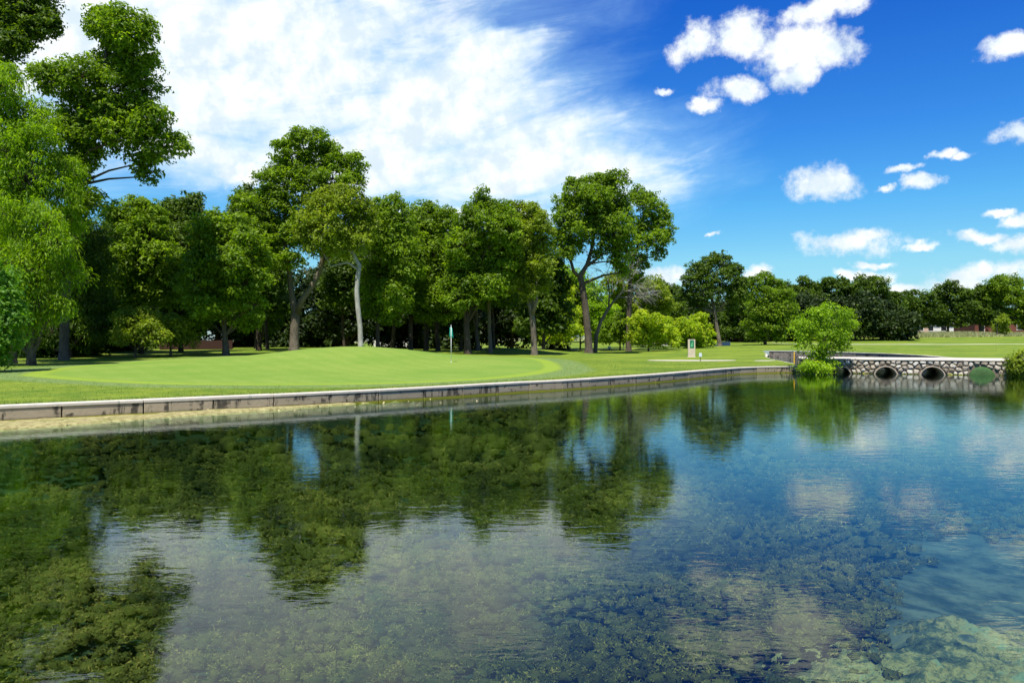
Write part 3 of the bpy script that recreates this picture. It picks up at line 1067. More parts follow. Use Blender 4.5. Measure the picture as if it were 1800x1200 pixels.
# ------------------------------------------------------------------ trees
def crown_mesh(name, blobs, leaf, dens, seed, droop=0.0, fine=1.0, topbias=0.25, cs=0.34, tri=False):
    """blobs: (centre, radii). Each blob breaks into clumps on its outer part, each clump into leaves."""
    rg = np.random.default_rng(seed)
    P, Nn, Ax, Tn = [], [], [], []
    tips = []
    for (c, r) in blobs:
        c = np.array(c); r = np.array(r)
        vol = r[0]
        cr = max(0.35, cs * vol ** 0.75)
        nc = int(max(8, 10.0 * (vol / cr) ** 1.8))
        u = rg.normal(size=(nc, 3)); u[:, 2] += topbias
        u /= np.linalg.norm(u, axis=1, keepdims=True)
        q = rg.uniform(0.35, 1.0, nc) ** 0.55
        # ragged outline: some clumps pushed out
        q = q * rg.choice([0.88, 1.0, 1.16, 1.3], nc, p=[.38, .36, .18, .08])
        cc = c + u * r * q[:, None]
        cr_i = cr * (0.4 + 1.0 * rg.uniform(0, 1, nc) ** 1.3)
        tips.append((c, cc))
        for k in range(nc):
            A = cr_i[k] ** 2 * 4.2
            n = int(max(6, dens * A / (leaf * leaf * 0.5)))
            v = rg.normal(size=(n, 3)); v[:, 2] = v[:, 2] * 0.9 + 0.35
            v /= np.linalg.norm(v, axis=1, keepdims=True)
            rad = cr_i[k] * rg.uniform(0.40, 1.12, n) ** 0.6 * np.where(rg.uniform(size=n) < .12, rg.uniform(1.1, 1.6, n), 1.0)
            pos = cc[k] + v * rad[:, None] * np.array([1.12, 1.12, 0.72])
            if droop > 0:
                pos[:, 2] -= rg.uniform(0, 1, n) ** 1.5 * droop * cr_i[k] * 2.2
            nr = v * 0.8 + np.array([0, 0, 0.55]) + rg.normal(size=v.shape) * 0.5
            P.append(pos); Nn.append(nr)
            ax = v * 0.7 + np.array([0, 0, -0.5 - droop * 2.5]) + rg.normal(size=v.shape) * (0.6 if droop < .2 else .2)
            Ax.append(ax)
            Tn.append(np.clip(rg.normal(0.45, 0.17, n) + rg.normal(0, 0.17) , 0, 1))
    P = np.concatenate(P); Nn = np.concatenate(Nn); Ax = np.concatenate(Ax); Tn = np.concatenate(Tn)
    L = leaf * rg.uniform(0.7, 1.4, len(P)); W = L * (0.52 if droop < .2 else 0.26) * fine
    if tri: L = L * 1.12; W = W * 1.35
    V, Fq = leaf_quads(P, Nn, L, W, rg, Ax, tri)
    return mesh_np(name, V, Fq, dict(tint=np.repeat(Tn, 3 if tri else 4))), tips, len(P)


NLEAF = 0


def tree(name, label, cat, D, base, trunk, blobs, kind='pecan', leaf=0.22, dens=1.0, bark=None, seed=0, droop=0.0, group=None,
         depth=0.75, limbs=True, forks=(), twigs=True, topbias=.25, cs=.34, grow=1.2, fwd=0.35):
    """trunk: [(x, y, half width px)...] from the foot up; blobs: [(x, y, r px[, ry])]; all read off the photograph, at distance D"""
    global NLEAF
    rg = random.Random(seed)
    bark = bark or BARK
    bxw = (base - 900) * D / F
    bz = gz(bxw, D)
    k = D / F
    root = empty(name, (bxw, D, bz))
    tag(root, label, cat, group)

    def W(x, y, dyy=0.0): return Vector(((x - 900) * k - bxw, dyy, CAM_H + (HY - y) * k - bz))
    bl = []
    for b in blobs:
        x, y, r = b[:3]; ry = b[3] if len(b) > 3 else r * rg.uniform(.8, .95)
        r *= grow; ry *= grow
        rw = r * k
        off = (rg.uniform(-1, 1) - fwd) * rw * depth + rg.uniform(-.4, .4)
        c = W(x, y, off)
        bl.append(((c.x, c.y, c.z), (rw, rw * rg.uniform(.85, 1.1), ry * k)))
    me, tips, n = crown_mesh('crown', bl, leaf, dens, seed + 100, droop, topbias=topbias, cs=cs, tri=D > 40)
    NLEAF += n
    q = MB()
    tp = [(W(x, y, 0.0), r * k * .86) for (x, y, r) in trunk]
    # root flare, foot a little under the turf
    p0, r0 = tp[0]
    foot = Vector((p0.x, 0, 0))
    line = [(foot + Vector((0, 0, -.25)), r0 * 1.5), (foot + Vector((0, 0, .04)), r0 * 1.28), (foot + Vector((0, 0, .45)), r0 * 1.02)]
    line += [z_ for z_ in tp if z_[0].z > .6]
    q.tube([a for a, b in line], [b for a, b in line], 12)
    lines = [line]
    for fk in forks:
        fl = [(W(x, y, dd), r * k * .86) for (x, y, r, dd) in fk]
        q.tube([a for a, b in fl], [b for a, b in fl], 8); lines.append(fl)
    allp = [z_ for l in lines for z_ in l[2:]] or line
    if limbs:
        for (c, r), (cc0, cl) in zip(bl, tips):
            c = Vector(c)
            cand = sorted(allp, key=lambda z_: (z_[0] - c).length + max(0, z_[0].z - c.z + .4) * 2.5)[0]
            a, ra = cand
            d_ = c - a
            ra = min(ra * .55, .05 + d_.length * .028)
            mid = a + d_ * .5 + Vector((rg.uniform(-.1, .1), rg.uniform(-.1, .1), .06)) * d_.length
            q.tube([a, a + d_ * .22 + Vector((0, 0, .03 * d_.length)), mid, c], [ra, ra * .85, ra * .6, ra * .32], 6, False)
            if twigs:
                for kk in range(0, len(cl), 2):
                    e = Vector(cl[kk]); h = c.lerp(e, .5) + Vector((rg.uniform(-.1, .1), rg.uniform(-.1, .1), .05))
                    q.tube([c, h, e], [ra * .3, ra * .2, .008], 3, False)
    tr_ = q.build('trunk', bark, root, None, True)
    cr_ = link_mesh('crown', me, LEAF[kind], root)
    return root


def auto_blobs(x0, x1, yt, yb, n, seed, rmin=.16, rmax=.26):
    """rounded crown filling a box of the photograph"""
    rg = random.Random(seed)
    w_, h_ = x1 - x0, yb - yt
    out = []
    cx, cy = (x0 + x1) / 2, yt + h_ * .52
    r0 = min(w_, h_)
    tries = 0
    while len(out) < n and tries < 4000:
        tries += 1
        r = r0 * rg.uniform(rmin, rmax)
        x = rg.uniform(x0 + r * .8, x1 - r * .8); y = rg.uniform(yt + r * .8, yb - r * .8)
        if ((x - cx) / (w_ / 2 - r * .6)) ** 2 + ((y - cy) / (h_ / 2 - r * .6)) ** 2 > 1.05 and y < cy: continue
        if any(math.hypot(x - a, y - b) < (r + c_) * .52 for a, b, c_ in out): continue
        out.append((x, y, r))
    return out


T = tree
# --- left edge
T('pecan_tree', 'tall dark pecan tree at the left with one bough reaching out over the blue sky', 'tree', 46, 112,
  [(112, 640, 9), (116, 520, 8), (120, 420, 7), (128, 330, 6.5), (150, 250, 5), (178, 160, 4), (190, 70, 3)],
  [(182, 38, 28), (200, 60, 30), (240, 70, 34), (268, 66, 18), (185, 105, 34), (235, 110, 32), (165, 145, 34), (120, 150, 32), (88, 142, 24), (215, 160, 36), (252, 150, 24),
   (140, 190, 36), (190, 200, 36), (235, 205, 34), (275, 215, 26), (165, 240, 34), (215, 245, 30), (262, 245, 28), (300, 252, 22), (282, 278, 16),
   (250, 285, 17), (254, 308, 13), (110, 230, 32), (105, 290, 30), (140, 300, 24), (135, 345, 26), (165, 358, 18), (120, 390, 28), (150, 385, 16), (180, 28, 16), (150, 270, 22)],
  'pecan', .21, 1.0, BARK, 1, limbs=True, forks=[[(135, 300, 4.5, 0), (165, 268, 3.2, -.5), (215, 255, 2.2, -.8), (245, 250, 1.2, -1)]], depth=.9, cs=.30)
T('oak_tree', 'dark tree in the top left corner, cut off by the frame', 'tree', 50, -60,
  [(-60, 640, 10), (-50, 400, 8), (-30, 200, 6), (-10, 80, 4)],
  [(20, 10, 34), (60, 30, 32), (30, 60, 34), (78, 52, 22), (0, 90, 32), (45, 88, 22), (-50, 40, 55), (-60, 130, 55), (20, -40, 50), (-40, -60, 60), (55, -10, 26), (-70, 230, 50), (-5, 125, 14), (88, 40, 14)],
  'dark', .22, 1.0, BARK_DARK, 2, depth=.8, cs=.3)
T('cypress_tree', 'tall feathery bright green cypress at the left edge below the dark pecan bough', 'tree', 41, 20,
  [(20, 640, 9), (25, 450, 7), (35, 300, 5), (25, 170, 3)],
  [(8, 140, 30), (30, 170, 34), (-20, 190, 45), (62, 205, 34), (20, 225, 42), (80, 250, 34), (50, 275, 44), (100, 300, 32), (10, 300, 50), (75, 325, 40), (110, 345, 28), (40, 350, 45), (-30, 330, 60), (108, 385, 24), (0, 120, 14)],
  'cypress', .20, 1.1, BARK, 3, droop=.5, cs=.27)
T('willow_tree', 'lower drooping yellow green willow at the left edge in front of the cypress', 'tree', 38, 55,
  [(55, 645, 8), (55, 500, 6), (60, 420, 3)],
  [(18, 375, 30), (60, 378, 30), (95, 400, 28), (120, 430, 22), (35, 415, 38), (80, 440, 36), (5, 450, 40), (55, 475, 42), (105, 480, 32), (20, 510, 42), (75, 525, 38), (110, 540, 22), (40, 560, 34), (-40, 500, 55), (0, 560, 30)],
  'cypress', .20, 1.1, BARK, 4, droop=.6, cs=.27)
T('sapling_tree', 'small cool green leafy sapling at the left edge nearest the pond wall', 'tree', 31, -20,
  [(-20, 655, 4), (-15, 560, 2.5)],
  [(2, 500, 20), (14, 525, 18), (-10, 545, 30), (18, 560, 20), (8, 590, 26), (-20, 600, 34), (0, 468, 9), (25, 595, 14), (-15, 625, 20)],
  'blue', .17, 1.2, BARK_MID, 5)
T('hackberry_tree', 'dark drooping tree behind the willow, left of the round bushy trees', 'tree', 50, 118,
  [(118, 636, 8), (120, 560, 7), (125, 450, 5)],
  [(150, 420, 34), (125, 455, 40), (165, 450, 30), (155, 490, 38), (120, 520, 40), (170, 530, 30), (145, 560, 36), (100, 575, 38), (175, 575, 24), (140, 600, 20), (60, 590, 30), (30, 620, 18)],
  'dark', .22, 1.1, BARK, 6, droop=.2)
# --- the round bushy trees at the left of the green
T('elm_tree', 'bushy dark green tree rising behind the left end of the green', 'tree', 56, 248,
  [(248, 616, 5), (250, 540, 4.5), (255, 450, 4)],
  [(215, 385, 24), (248, 368, 20), (270, 385, 26), (235, 415, 34), (205, 430, 26), (275, 425, 34), (225, 465, 34), (265, 470, 36), (305, 460, 30), (205, 500, 28), (245, 515, 32), (290, 510, 32), (215, 545, 22), (190, 460, 18)],
  'pecan', .22, 1.0, BARK_DARK, 7)
T('elm_tree', 'second bushy tree left of the big forked pecan, thin reddish twigs at its top', 'tree', 60, 318,
  [(318, 614, 4.5), (318, 540, 4), (315, 450, 3)],
  [(300, 370, 22), (332, 368, 22), (318, 395, 30), (350, 400, 26), (300, 415, 30), (340, 430, 32), (360, 445, 26), (320, 460, 32), (345, 480, 28), (330, 515, 28), (305, 545, 22), (345, 550, 20), (345, 350, 10)],
  'dark', .22, 1.05, BARK_DARK, 8)
T('live_oak_tree', 'spreading low tree with its short trunk at the back edge of the green', 'tree', 52, 397,
  [(397, 624, 6.5), (395, 590, 5.5), (393, 540, 5), (396, 480, 4)],
  [(385, 400, 26), (420, 400, 24), (365, 425, 28), (405, 430, 32), (445, 430, 24), (350, 460, 22), (385, 465, 34), (430, 465, 32), (460, 460, 18), (360, 500, 28), (398, 505, 30), (440, 505, 28), (465, 495, 16), (375, 540, 26), (415, 540, 26), (450, 540, 20), (345, 535, 18), (430, 565, 18), (360, 565, 16)],
  'pecan', .20, 1.0, BARK, 9)
T('shrub', 'light olive shrub in the shade at the foot of the left trees', 'shrub', 49, 238,
  [(238, 620, 2), (238, 590, 1.5)],
  [(225, 562, 18), (250, 565, 20), (238, 585, 22), (268, 585, 18), (214, 592, 14), (285, 595, 12)], 'olive', .17, 1.0, BARK, 10, limbs=True)
T('shrub', 'darker olive shrub beside the light shrub, left of the short trunk', 'shrub', 51, 300,
  [(300, 618, 2), (300, 590, 1.5)],
  [(295, 570, 16), (318, 575, 18), (305, 592, 18), (330, 595, 14)], 'olive', .17, .9, BARK, 11)
# --- the big pecans behind the crest
T('pecan_tree', 'tall tree standing behind the low trees, its crown left of the big forked pecan', 'tree', 64, 455,
  [(455, 612, 5), (455, 520, 4.5), (450, 430, 3.5)],
  [(435, 345, 18), (455, 360, 20), (425, 372, 20), (450, 390, 28), (475, 400, 22), (430, 410, 24), (480, 430, 26), (460, 440, 28), (485, 470, 26), (470, 510, 28), (490, 540, 22)],
  'dark', .24, 1.0, BARK_DARK, 12)
T('pecan_tree', 'tallest pecan behind the green, its thick grey trunk forking low', 'tree', 57, 517,
  [(517, 618, 9.5), (518, 580, 9), (520, 548, 9), (512, 515, 5.5), (508, 470, 4.5), (500, 420, 3.5), (505, 350, 2.5)],
  [(512, 248, 13), (535, 244, 14), (560, 252, 18), (582, 262, 14), (500, 262, 12), (488, 290, 20), (520, 285, 26), (555, 285, 26), (588, 285, 20), (616, 290, 20), (628, 280, 10), (476, 318, 16),
   (505, 325, 26), (545, 325, 28), (590, 320, 26), (620, 322, 18), (465, 335, 9), (455, 372, 22), (490, 375, 28), (530, 372, 28), (470, 410, 26), (505, 420, 28), (480, 455, 22), (535, 415, 22), (430, 355, 14), (520, 460, 18), (485, 345, 18)],
  'pecan', .20, 1.0, BARK_MID, 13, cs=.28,
  forks=[[(520, 555, 7.5, 0), (532, 528, 6.5, -.3), (551, 505, 6, -.5), (566, 478, 5.5, -.6), (572, 450, 5, -.6), (569, 410, 4, -.4), (562, 360, 3, 0), (548, 310, 2, 0), (530, 275, 1.2, 0)],
         [(568, 465, 3, -.6), (590, 450, 2.2, -.9), (612, 420, 1.5, -1)]])
T('pecan_tree', 'olive leaved tree with a slim pale white trunk behind the crest of the green', 'tree', 54, 634,
  [(634, 614, 5.2), (633, 575, 5), (629, 540, 5), (627, 510, 5), (629, 485, 5), (632, 468, 4.5), (620, 445, 3.5), (605, 420, 3), (592, 390, 2)],
  [(590, 345, 22), (618, 352, 22), (565, 362, 22), (600, 375, 28), (635, 375, 20), (550, 392, 22), (580, 405, 28), (618, 405, 26), (645, 400, 18), (560, 430, 22), (600, 435, 20), (575, 345, 14), (640, 430, 16), (535, 410, 14)],
  'olive', .19, .95, BARK_PALE, 14, cs=.30, forks=[[(631, 475, 3, 0), (612, 462, 2.2, -.3), (585, 470, 1.5, -.6)]])
T('maple_tree', 'fresh green tree right of the pale trunk, leaves down to the height of a man', 'tree', 58, 664,
  [(664, 611, 4), (664, 560, 3.5), (668, 470, 3)],
  [(668, 372, 20), (695, 368, 20), (655, 405, 24), (690, 402, 28), (715, 400, 18), (665, 440, 30), (705, 440, 28), (650, 475, 22), (685, 480, 30), (720, 475, 22), (665, 515, 26), (700, 520, 26), (650, 545, 18), (685, 552, 20)],
  'pecan', .20, 1.0, BARK_DARK, 15)
T('elm_tree', 'broad mid green tree behind the flagstick with a dark straight trunk', 'tree', 63, 722,
  [(722, 612, 4.5), (722, 560, 4), (728, 470, 3.5)],
  [(728, 385, 20), (755, 378, 20), (782, 388, 20), (740, 412, 28), (775, 415, 28), (725, 445, 24), (760, 450, 30), (795, 445, 24), (740, 485, 28), (780, 485, 28), (725, 520, 22), (760, 520, 26), (797, 515, 22), (750, 550, 20), (785, 548, 20)],
  'pecan', .22, 1.0, BARK_DARK, 16)
T('live_oak_tree', 'wide rounded tree right of the flagstick with a dark hollow beneath', 'tree', 58, 822,
  [(822, 616, 7), (820, 570, 6), (824, 500, 5)],
  [(845, 358, 16), (862, 368, 18), (835, 378, 20), (885, 378, 18), (820, 402, 24), (858, 402, 28), (892, 405, 22), (812, 435, 24), (845, 440, 30), (880, 440, 26), (815, 475, 24), (850, 478, 28), (885, 475, 22), (800, 500, 22), (835, 510, 26), (868, 508, 22), (808, 530, 18), (850, 340, 8)],
  'pecan', .20, 1.0, BARK_DARK, 17)
T('pecan_tree', 'olive crowned tree whose pale trunk splits in three, right of the dark hollow', 'tree', 60, 939,
  [(939, 622, 6.5), (938, 590, 6), (936, 560, 6), (932, 540, 5), (925, 515, 3.5), (920, 480, 3)],
  [(905, 368, 15), (928, 375, 17), (948, 385, 15), (905, 395, 22), (938, 402, 22), (960, 412, 14), (900, 428, 24), (932, 432, 26), (958, 440, 17), (905, 462, 24), (938, 466, 24), (960, 475, 15), (915, 495, 20), (945, 500, 18), (893, 500, 18), (932, 515, 12)],
  'olive', .19, 1.0, BARK_MID, 18, forks=[[(936, 550, 4.5, 0), (936, 520, 3.5, .2), (934, 480, 2.5, .3)], [(936, 552, 4.5, -.2), (943, 528, 3.5, -.3), (943, 490, 2.5, -.3)]])
T('pecan_tree', 'tall lone tree by the right of the green, dark curved trunk and airy crown', 'tree', 74, 1035,
  [(1035, 622, 8), (1034, 590, 7.5), (1031, 560, 7), (1027, 525, 6.8), (1023, 500, 6.5), (1020, 485, 6), (1032, 465, 4), (1042, 430, 3), (1048, 380, 2.2)],
  [(1035, 328, 18), (1058, 318, 18), (1082, 322, 18), (1012, 338, 18), (1040, 352, 26), (1075, 350, 26), (998, 362, 22), (1020, 375, 24), (1055, 380, 26), (1088, 378, 24), (990, 392, 20), (1012, 408, 24), (1045, 410, 24), (1080, 408, 26), (1098, 412, 16), (985, 422, 17),
   (1008, 436, 16), (1070, 432, 18), (1093, 440, 18), (995, 448, 12), (1085, 462, 14), (1003, 322, 8), (1095, 478, 10), (1050, 448, 9)],
  'pecan', .24, .95, BARK, 19, cs=.28, forks=[[(1020, 488, 4.5, 0), (1008, 478, 3.5, -.3), (1003, 460, 3, -.4), (992, 440, 2, -.5)], [(1030, 470, 2.6, 0), (1050, 455, 2, .3), (1075, 430, 1.3, .4)]])
T('elm_tree', 'airy tree behind the lone tree, its round top showing to the right of it', 'tree', 86, 1105,
  [(1105, 602, 5.5), (1105, 560, 5), (1107, 520, 4.5), (1108, 470, 3), (1125, 420, 2)],
  [(1122, 338, 12), (1140, 348, 12), (1128, 362, 16), (1155, 370, 16), (1168, 385, 12), (1140, 390, 20), (1162, 405, 18), (1122, 400, 15), (1150, 425, 18), (1170, 420, 10), (1125, 430, 17), (1155, 448, 12), (1110, 452, 15), (1130, 462, 13), (1100, 480, 14), (1120, 488, 12), (1115, 350, 8)],
  'pecan', .26, .8, BARK, 20, cs=.27)

# bare leaning grey tree with a fan of dead twigs
D = 80; k = D / F; bxx = (1046 - 900) * k; bzz = gz(bxx, D)
dt = empty('dead_tree', (bxx, D, bzz)); tag(dt, 'bare silver grey tree leaning right behind the lone tree, leafless twigs', 'tree')
q = MB(); rg = random.Random(4)


def WP(x, y, dd=0): return Vector(((x - 900) * k - bxx, dd, CAM_H + (HY - y) * k - bzz))


q.tube([WP(1046, 625), WP(1048, 590), WP(1056, 565), WP(1068, 545), WP(1080, 528), WP(1095, 512)], [4 * k, 3.4 * k, 2.9 * k, 2.5 * k, 2 * k, 1.4 * k], 8)
q.tube([WP(1070, 542), WP(1071, 515), WP(1070, 498), WP(1068, 480)], [1.8 * k, 1.2 * k, .8 * k, .3 * k], 6)
limb = q.build('trunk', BARK_MID, dt, None, True)
q = MB()
def twig(p, d, L, r, lev):
    """a crooked twig that forks as it goes"""
    pts_, rad_ = [p], [r]
    for st in range(3):
        d = (d + Vector((rg.uniform(-.35, .35), rg.uniform(-.35, .35), rg.uniform(-.30, .22)))).normalized()
        p = p + d * L / 3; pts_.append(p); rad_.append(r * (1 - .27 * (st + 1)))
        if lev > 0:
            for _ in range(2 if st else 1):
                twig(p, (d + Vector((rg.uniform(-.9, .9), rg.uniform(-.8, .8), rg.uniform(-.7, .7)))).normalized(), L * rg.uniform(.45, .75), r * .55, lev - 1)
    q.tube(pts_, rad_, 3 if lev < 2 else 5, False)


for (sx_, sy_, a_) in ((1068, 545, 1.9), (1072, 522, 1.2), (1080, 528, .9), (1088, 518, .55), (1095, 512, .2), (1095, 512, 1.3), (1070, 500, 1.7), (1084, 522, -.05)):
    twig(WP(sx_, sy_), Vector((math.cos(a_), rg.uniform(-.5, .5), math.sin(a_))).normalized(), rg.uniform(2.2, 3.4), .055, 3)
q.build('twigs', bark_mat('dead_twig_bark', (0.12, 0.115, 0.10), (0.30, 0.29, 0.26)), dt)

# --- sunny shrubs under and right of the lone tree
sh = [('large yellow green bush between the pale forked trunk and the lone tree', 87, 975, [(960, 520, 18), (985, 530, 20), (965, 552, 22), (995, 560, 22), (975, 582, 24), (1005, 588, 18), (955, 590, 16), (990, 505, 16)], 'yellow'),
      ('mid green bush behind the trunk of the lone tree', 92, 1020, [(985, 488, 18), (1010, 500, 22), (1005, 530, 24), (1040, 520, 20), (1030, 545, 22), (1060, 545, 20), (1050, 575, 24), (1075, 570, 18)], 'bright'),
      ('tall pale green bush behind the bare leaning tree', 98, 1130, [(1075, 500, 18), (1120, 505, 20), (1145, 515, 20), (1160, 535, 18), (1125, 535, 20), (1090, 525, 18), (1140, 555, 18)], 'olive'),
      ('dark green bush just left of the rounded sunlit hedge', 88, 1090, [(1075, 580, 16), (1092, 568, 16), (1065, 592, 12), (1098, 590, 14)], 'pecan'),
      ('rounded sunlit hedge bush right of the slim trunk', 83, 1140, [(1122, 570, 15), (1145, 565, 15), (1135, 585, 18), (1160, 582, 18), (1180, 590, 14), (1115, 592, 12), (1170, 570, 12), (1128, 556, 10), (1120, 600, 9), (1140, 601, 9), (1160, 601, 9), (1182, 601, 9)], 'yellow'),
      ('bright green bush with yellow sprays behind the tee sign', 93, 1212, [(1195, 572, 12), (1210, 580, 14), (1222, 566, 12), (1235, 575, 13), (1225, 590, 14), (1200, 592, 12), (1243, 590, 10), (1232, 558, 8), (1195, 603, 8), (1212, 604, 9), (1232, 604, 9), (1246, 603, 7)], 'yellow')]
for i, (lb, D, bs, bb, kd) in enumerate(sh):
    T('bush', lb, 'bush', D, bs, [(bs, 606, 1.6), (bs, 575, 1.2)], bb, kd, .26, 1.1, BARK, 40 + i)

# --- middle distance trees at the right
T('live_oak_tree', 'round topped dark tree standing above the tee sign, its trunk bare below', 'tree', 100, 1262,
  [(1265, 606, 4), (1260, 575, 3.6), (1257, 550, 3.2), (1250, 520, 2.6)],
  [(1222, 475, 13), (1245, 462, 13), (1268, 462, 14), (1290, 475, 12), (1212, 495, 15), (1240, 488, 18), (1272, 490, 18), (1300, 498, 12), (1205, 520, 14), (1232, 515, 17), (1265, 515, 16), (1292, 520, 14), (1195, 542, 10), (1225, 540, 12), (1290, 542, 10), (1305, 520, 8), (1255, 452, 7)],
  'dark', .28, .95, BARK_MID, 60, cs=.30)
T('elm_tree', 'low dark tree left of the round topped tree', 'tree', 112, 1180,
  [(1180, 603, 3), (1180, 560, 2.6)],
  [(1160, 505, 13), (1180, 512, 14), (1168, 528, 15), (1188, 535, 14), (1175, 552, 14), (1150, 525, 10), (1195, 556, 10), (1185, 575, 12)], 'dark', .30, 1.0, BARK_DARK, 61)
T('elm_tree', 'yellowish green tree right of the round topped tree', 'tree', 106, 1345,
  [(1345, 604, 3), (1345, 570, 2.6)],
  [(1322, 500, 13), (1345, 490, 13), (1365, 500, 13), (1330, 520, 17), (1358, 522, 17), (1382, 518, 12), (1325, 545, 16), (1352, 548, 17), (1380, 545, 14), (1320, 572, 14), (1345, 575, 16), (1372, 572, 15), (1392, 565, 11), (1335, 592, 9), (1365, 592, 9)],
  'pecan', .28, 1.0, BARK_DARK, 62)
T('elm_tree', 'dark tree filling the gap behind the round topped tree', 'tree', 125, 1300,
  [(1300, 602, 3), (1300, 570, 2.6)],
  [(1290, 535, 14), (1310, 525, 14), (1300, 555, 16), (1280, 560, 14), (1320, 560, 14), (1295, 580, 14), (1275, 585, 12), (1318, 585, 12), (1310, 500, 9), (1295, 510, 12)], 'dark', .32, 1.1, BARK_DARK, 63)
# far tree line
line = [(1385, 1440, 488, 600, 'dark', 'first tree of the far line, behind the round sapling'),
        (1425, 1500, 484, 602, 'dark', 'high rounded tree of the far line, just right of the sapling top'),
        (1480, 1560, 486, 598, 'dark', 'broad tree of the far line sloping down to the right'),
        (1535, 1590, 512, 596, 'dark', 'low tree of the far line where the skyline dips'),
        (1350, 1410, 500, 602, 'dark', 'shaded tree of the far line behind the yellowish tree'),
        (1578, 1640, 508, 574, 'dark', 'dark oak on the ridge in front of the pale houses, left of the pair'),
        (1628, 1705, 496, 575, 'dark', 'dark oak on the ridge with a small hole of sky in it'),
        (1690, 1755, 500, 574, 'dark', 'dark tree over the brick house'),
        (1720, 1800, 486, 572, 'pecan', 'tall tree at the right edge above the brick house'),
        (1785, 1880, 492, 582, 'dark', 'tree cut off by the right edge of the frame')]
for i, (x0, x1, yt, yb, kd, lb) in enumerate(line):
    D = 150 if i < 5 else 176
    cx = (x0 + x1) / 2
    gp = gz((cx - 900) * D / F, D)
    yb_ = HY - (gp - CAM_H) * F / D
    bl = auto_blobs(x0, x1, yt, yb, 22, 200 + i, .14, .23)
    T('oak_tree', lb, 'tree', D, cx, [(cx, yb_, 2.2), (cx, yb_ - 25, 1.9), (cx, (yt + yb) / 2, 1.5)], bl, kd, .42, 1.0, BARK_DARK, 210 + i, cs=.36, twigs=False)
T('small_tree', 'small upright tree in front of the brick house at the right', 'tree', 150, 1760,
  [(1753, 590, 1.8), (1753, 570, 1.4)], [(1760, 565, 8), (1766, 572, 8), (1758, 578, 8), (1767, 582, 6), (1762, 558, 5)], 'olive', .3, .9, BARK, 230, twigs=False)

# --- the wood behind: darker trees filling in behind the front row
bgl = [(-60, 60, 330), (40, 150, 380), (130, 240, 400), (180, 270, 385), (255, 350, 385), (330, 430, 395), (400, 500, 380), (560, 660, 400), (640, 740, 385), (700, 800, 388), (760, 860, 400), (850, 950, 395), (910, 1000, 440)]
BGL = ['dark tree behind the willow at the far left edge', 'dark tree between the willow and the drooping hackberry', 'dark tree behind the drooping hackberry', 'dark tree filling the gap left of the bushy elms',
       'dark tree behind the reddish twigged elm', 'dark tree behind the low oak with the short trunk', 'dark tree behind the left limb of the forked pecan', 'dark tree between the forked pecan and the pale trunk',
       'dark tree behind the fresh green tree', 'dark tree behind the flagstick elm', 'dark tree left of the dark hollow', 'dark tree closing the dark hollow', 'low dark tree between the triple forked trunk and the lone tree']
for i, (x0, x1, yt) in enumerate(bgl):
    D = [76, 82, 88][i % 3]
    cx = (x0 + x1) / 2
    bl = auto_blobs(x0, x1, yt, 590 if i not in (8, 9) else 570, 24, 300 + i, .17, .27)
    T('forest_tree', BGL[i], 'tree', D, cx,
      [(cx, 612, 3.5), (cx + 2, 570, 3), (cx, 480, 2.5)], bl, 'wood_shade' if i % 3 else 'dark', .34, .95, BARK_DARK, 310 + i, group='dark trees deep in the wood', twigs=False, cs=.36)
tk = [(690, 4.0, 70, BARK_DARK, 'thin dark trunked tree just right of the pale trunk'), (747, 3.0, 72, BARK_DARK, 'slender dark tree between the flagstick and the straight dark trunk'), (770, 4.5, 68, BARK_DARK, 'dark trunked tree just left of the flagstick'),
      (840, 4.2, 66, BARK, 'grey trunked tree in the dark hollow'), (862, 4.2, 63, BARK_MID, 'pale trunked tree at the right of the dark hollow'), (868, 3.0, 68, BARK_DARK, 'dark trunk close behind the pale one in the hollow'),
      (605, 3.0, 72, BARK_DARK, 'thin dark trunk left of the pale white trunk'), (470, 3.4, 70, BARK_DARK, 'thin dark trunk left of the big forked pecan')]
for i, (x, r, D, bk, lb) in enumerate(tk):
    bl = auto_blobs(x - 38, x + 38, 430, 545, 9, 400 + i, .24, .34)
    T('understorey_tree', lb, 'tree', D, x, [(x, 612, r), (x + random.uniform(-3, 3), 580, r * .9), (x + random.uniform(-4, 4), 520, r * .8), (x, 470, r * .5)], bl, 'dark', .26, .9, bk, 410 + i, twigs=False)

# far-off wood that reads as one dark mass under and behind the crowns
def wood(name, label, x0, x1, D0, D1, h0, h1, n, kind, seed, leaf=.5):
    rgw = random.Random(seed); bl = []
    for i in range(n):
        D_ = rgw.uniform(D0, D1); xx = x0 + (x1 - x0) * (i + rgw.random()) / n
        X_ = (xx - 900) * D_ / F; g_ = gz(X_, D_); r_ = rgw.uniform(1.6, 2.8) * (.55 if D1 < 60 else 1)
        bl.append(((X_, D_, g_ + rgw.uniform(h0, h1)), (r_, r_, r_)))
    me, tips, n_ = crown_mesh(name, bl, leaf, .8, seed, 0, cs=.42, tri=True)
    o = link_mesh(name, me, LEAF[kind]); tag(o, label, 'wood', kind='stuff')


wood('distant_wood', 'dark undergrowth closing the wood behind the green', -90, 1010, 90, 95, .6, 7.5, 170, 'wood_shade', 900)
wood('undergrowth', 'dense dark undergrowth under the willow and trees at the far left', -120, 215, 58, 66, .3, 2.6, 60, 'wood_shade', 902, .26)
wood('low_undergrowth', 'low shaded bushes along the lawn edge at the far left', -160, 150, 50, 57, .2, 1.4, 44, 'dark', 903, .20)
wood('distant_wood', 'dark undergrowth under the middle distance trees at the right', 1010, 1600, 128, 140, .6, 6.5, 90, 'wood_shade', 901)

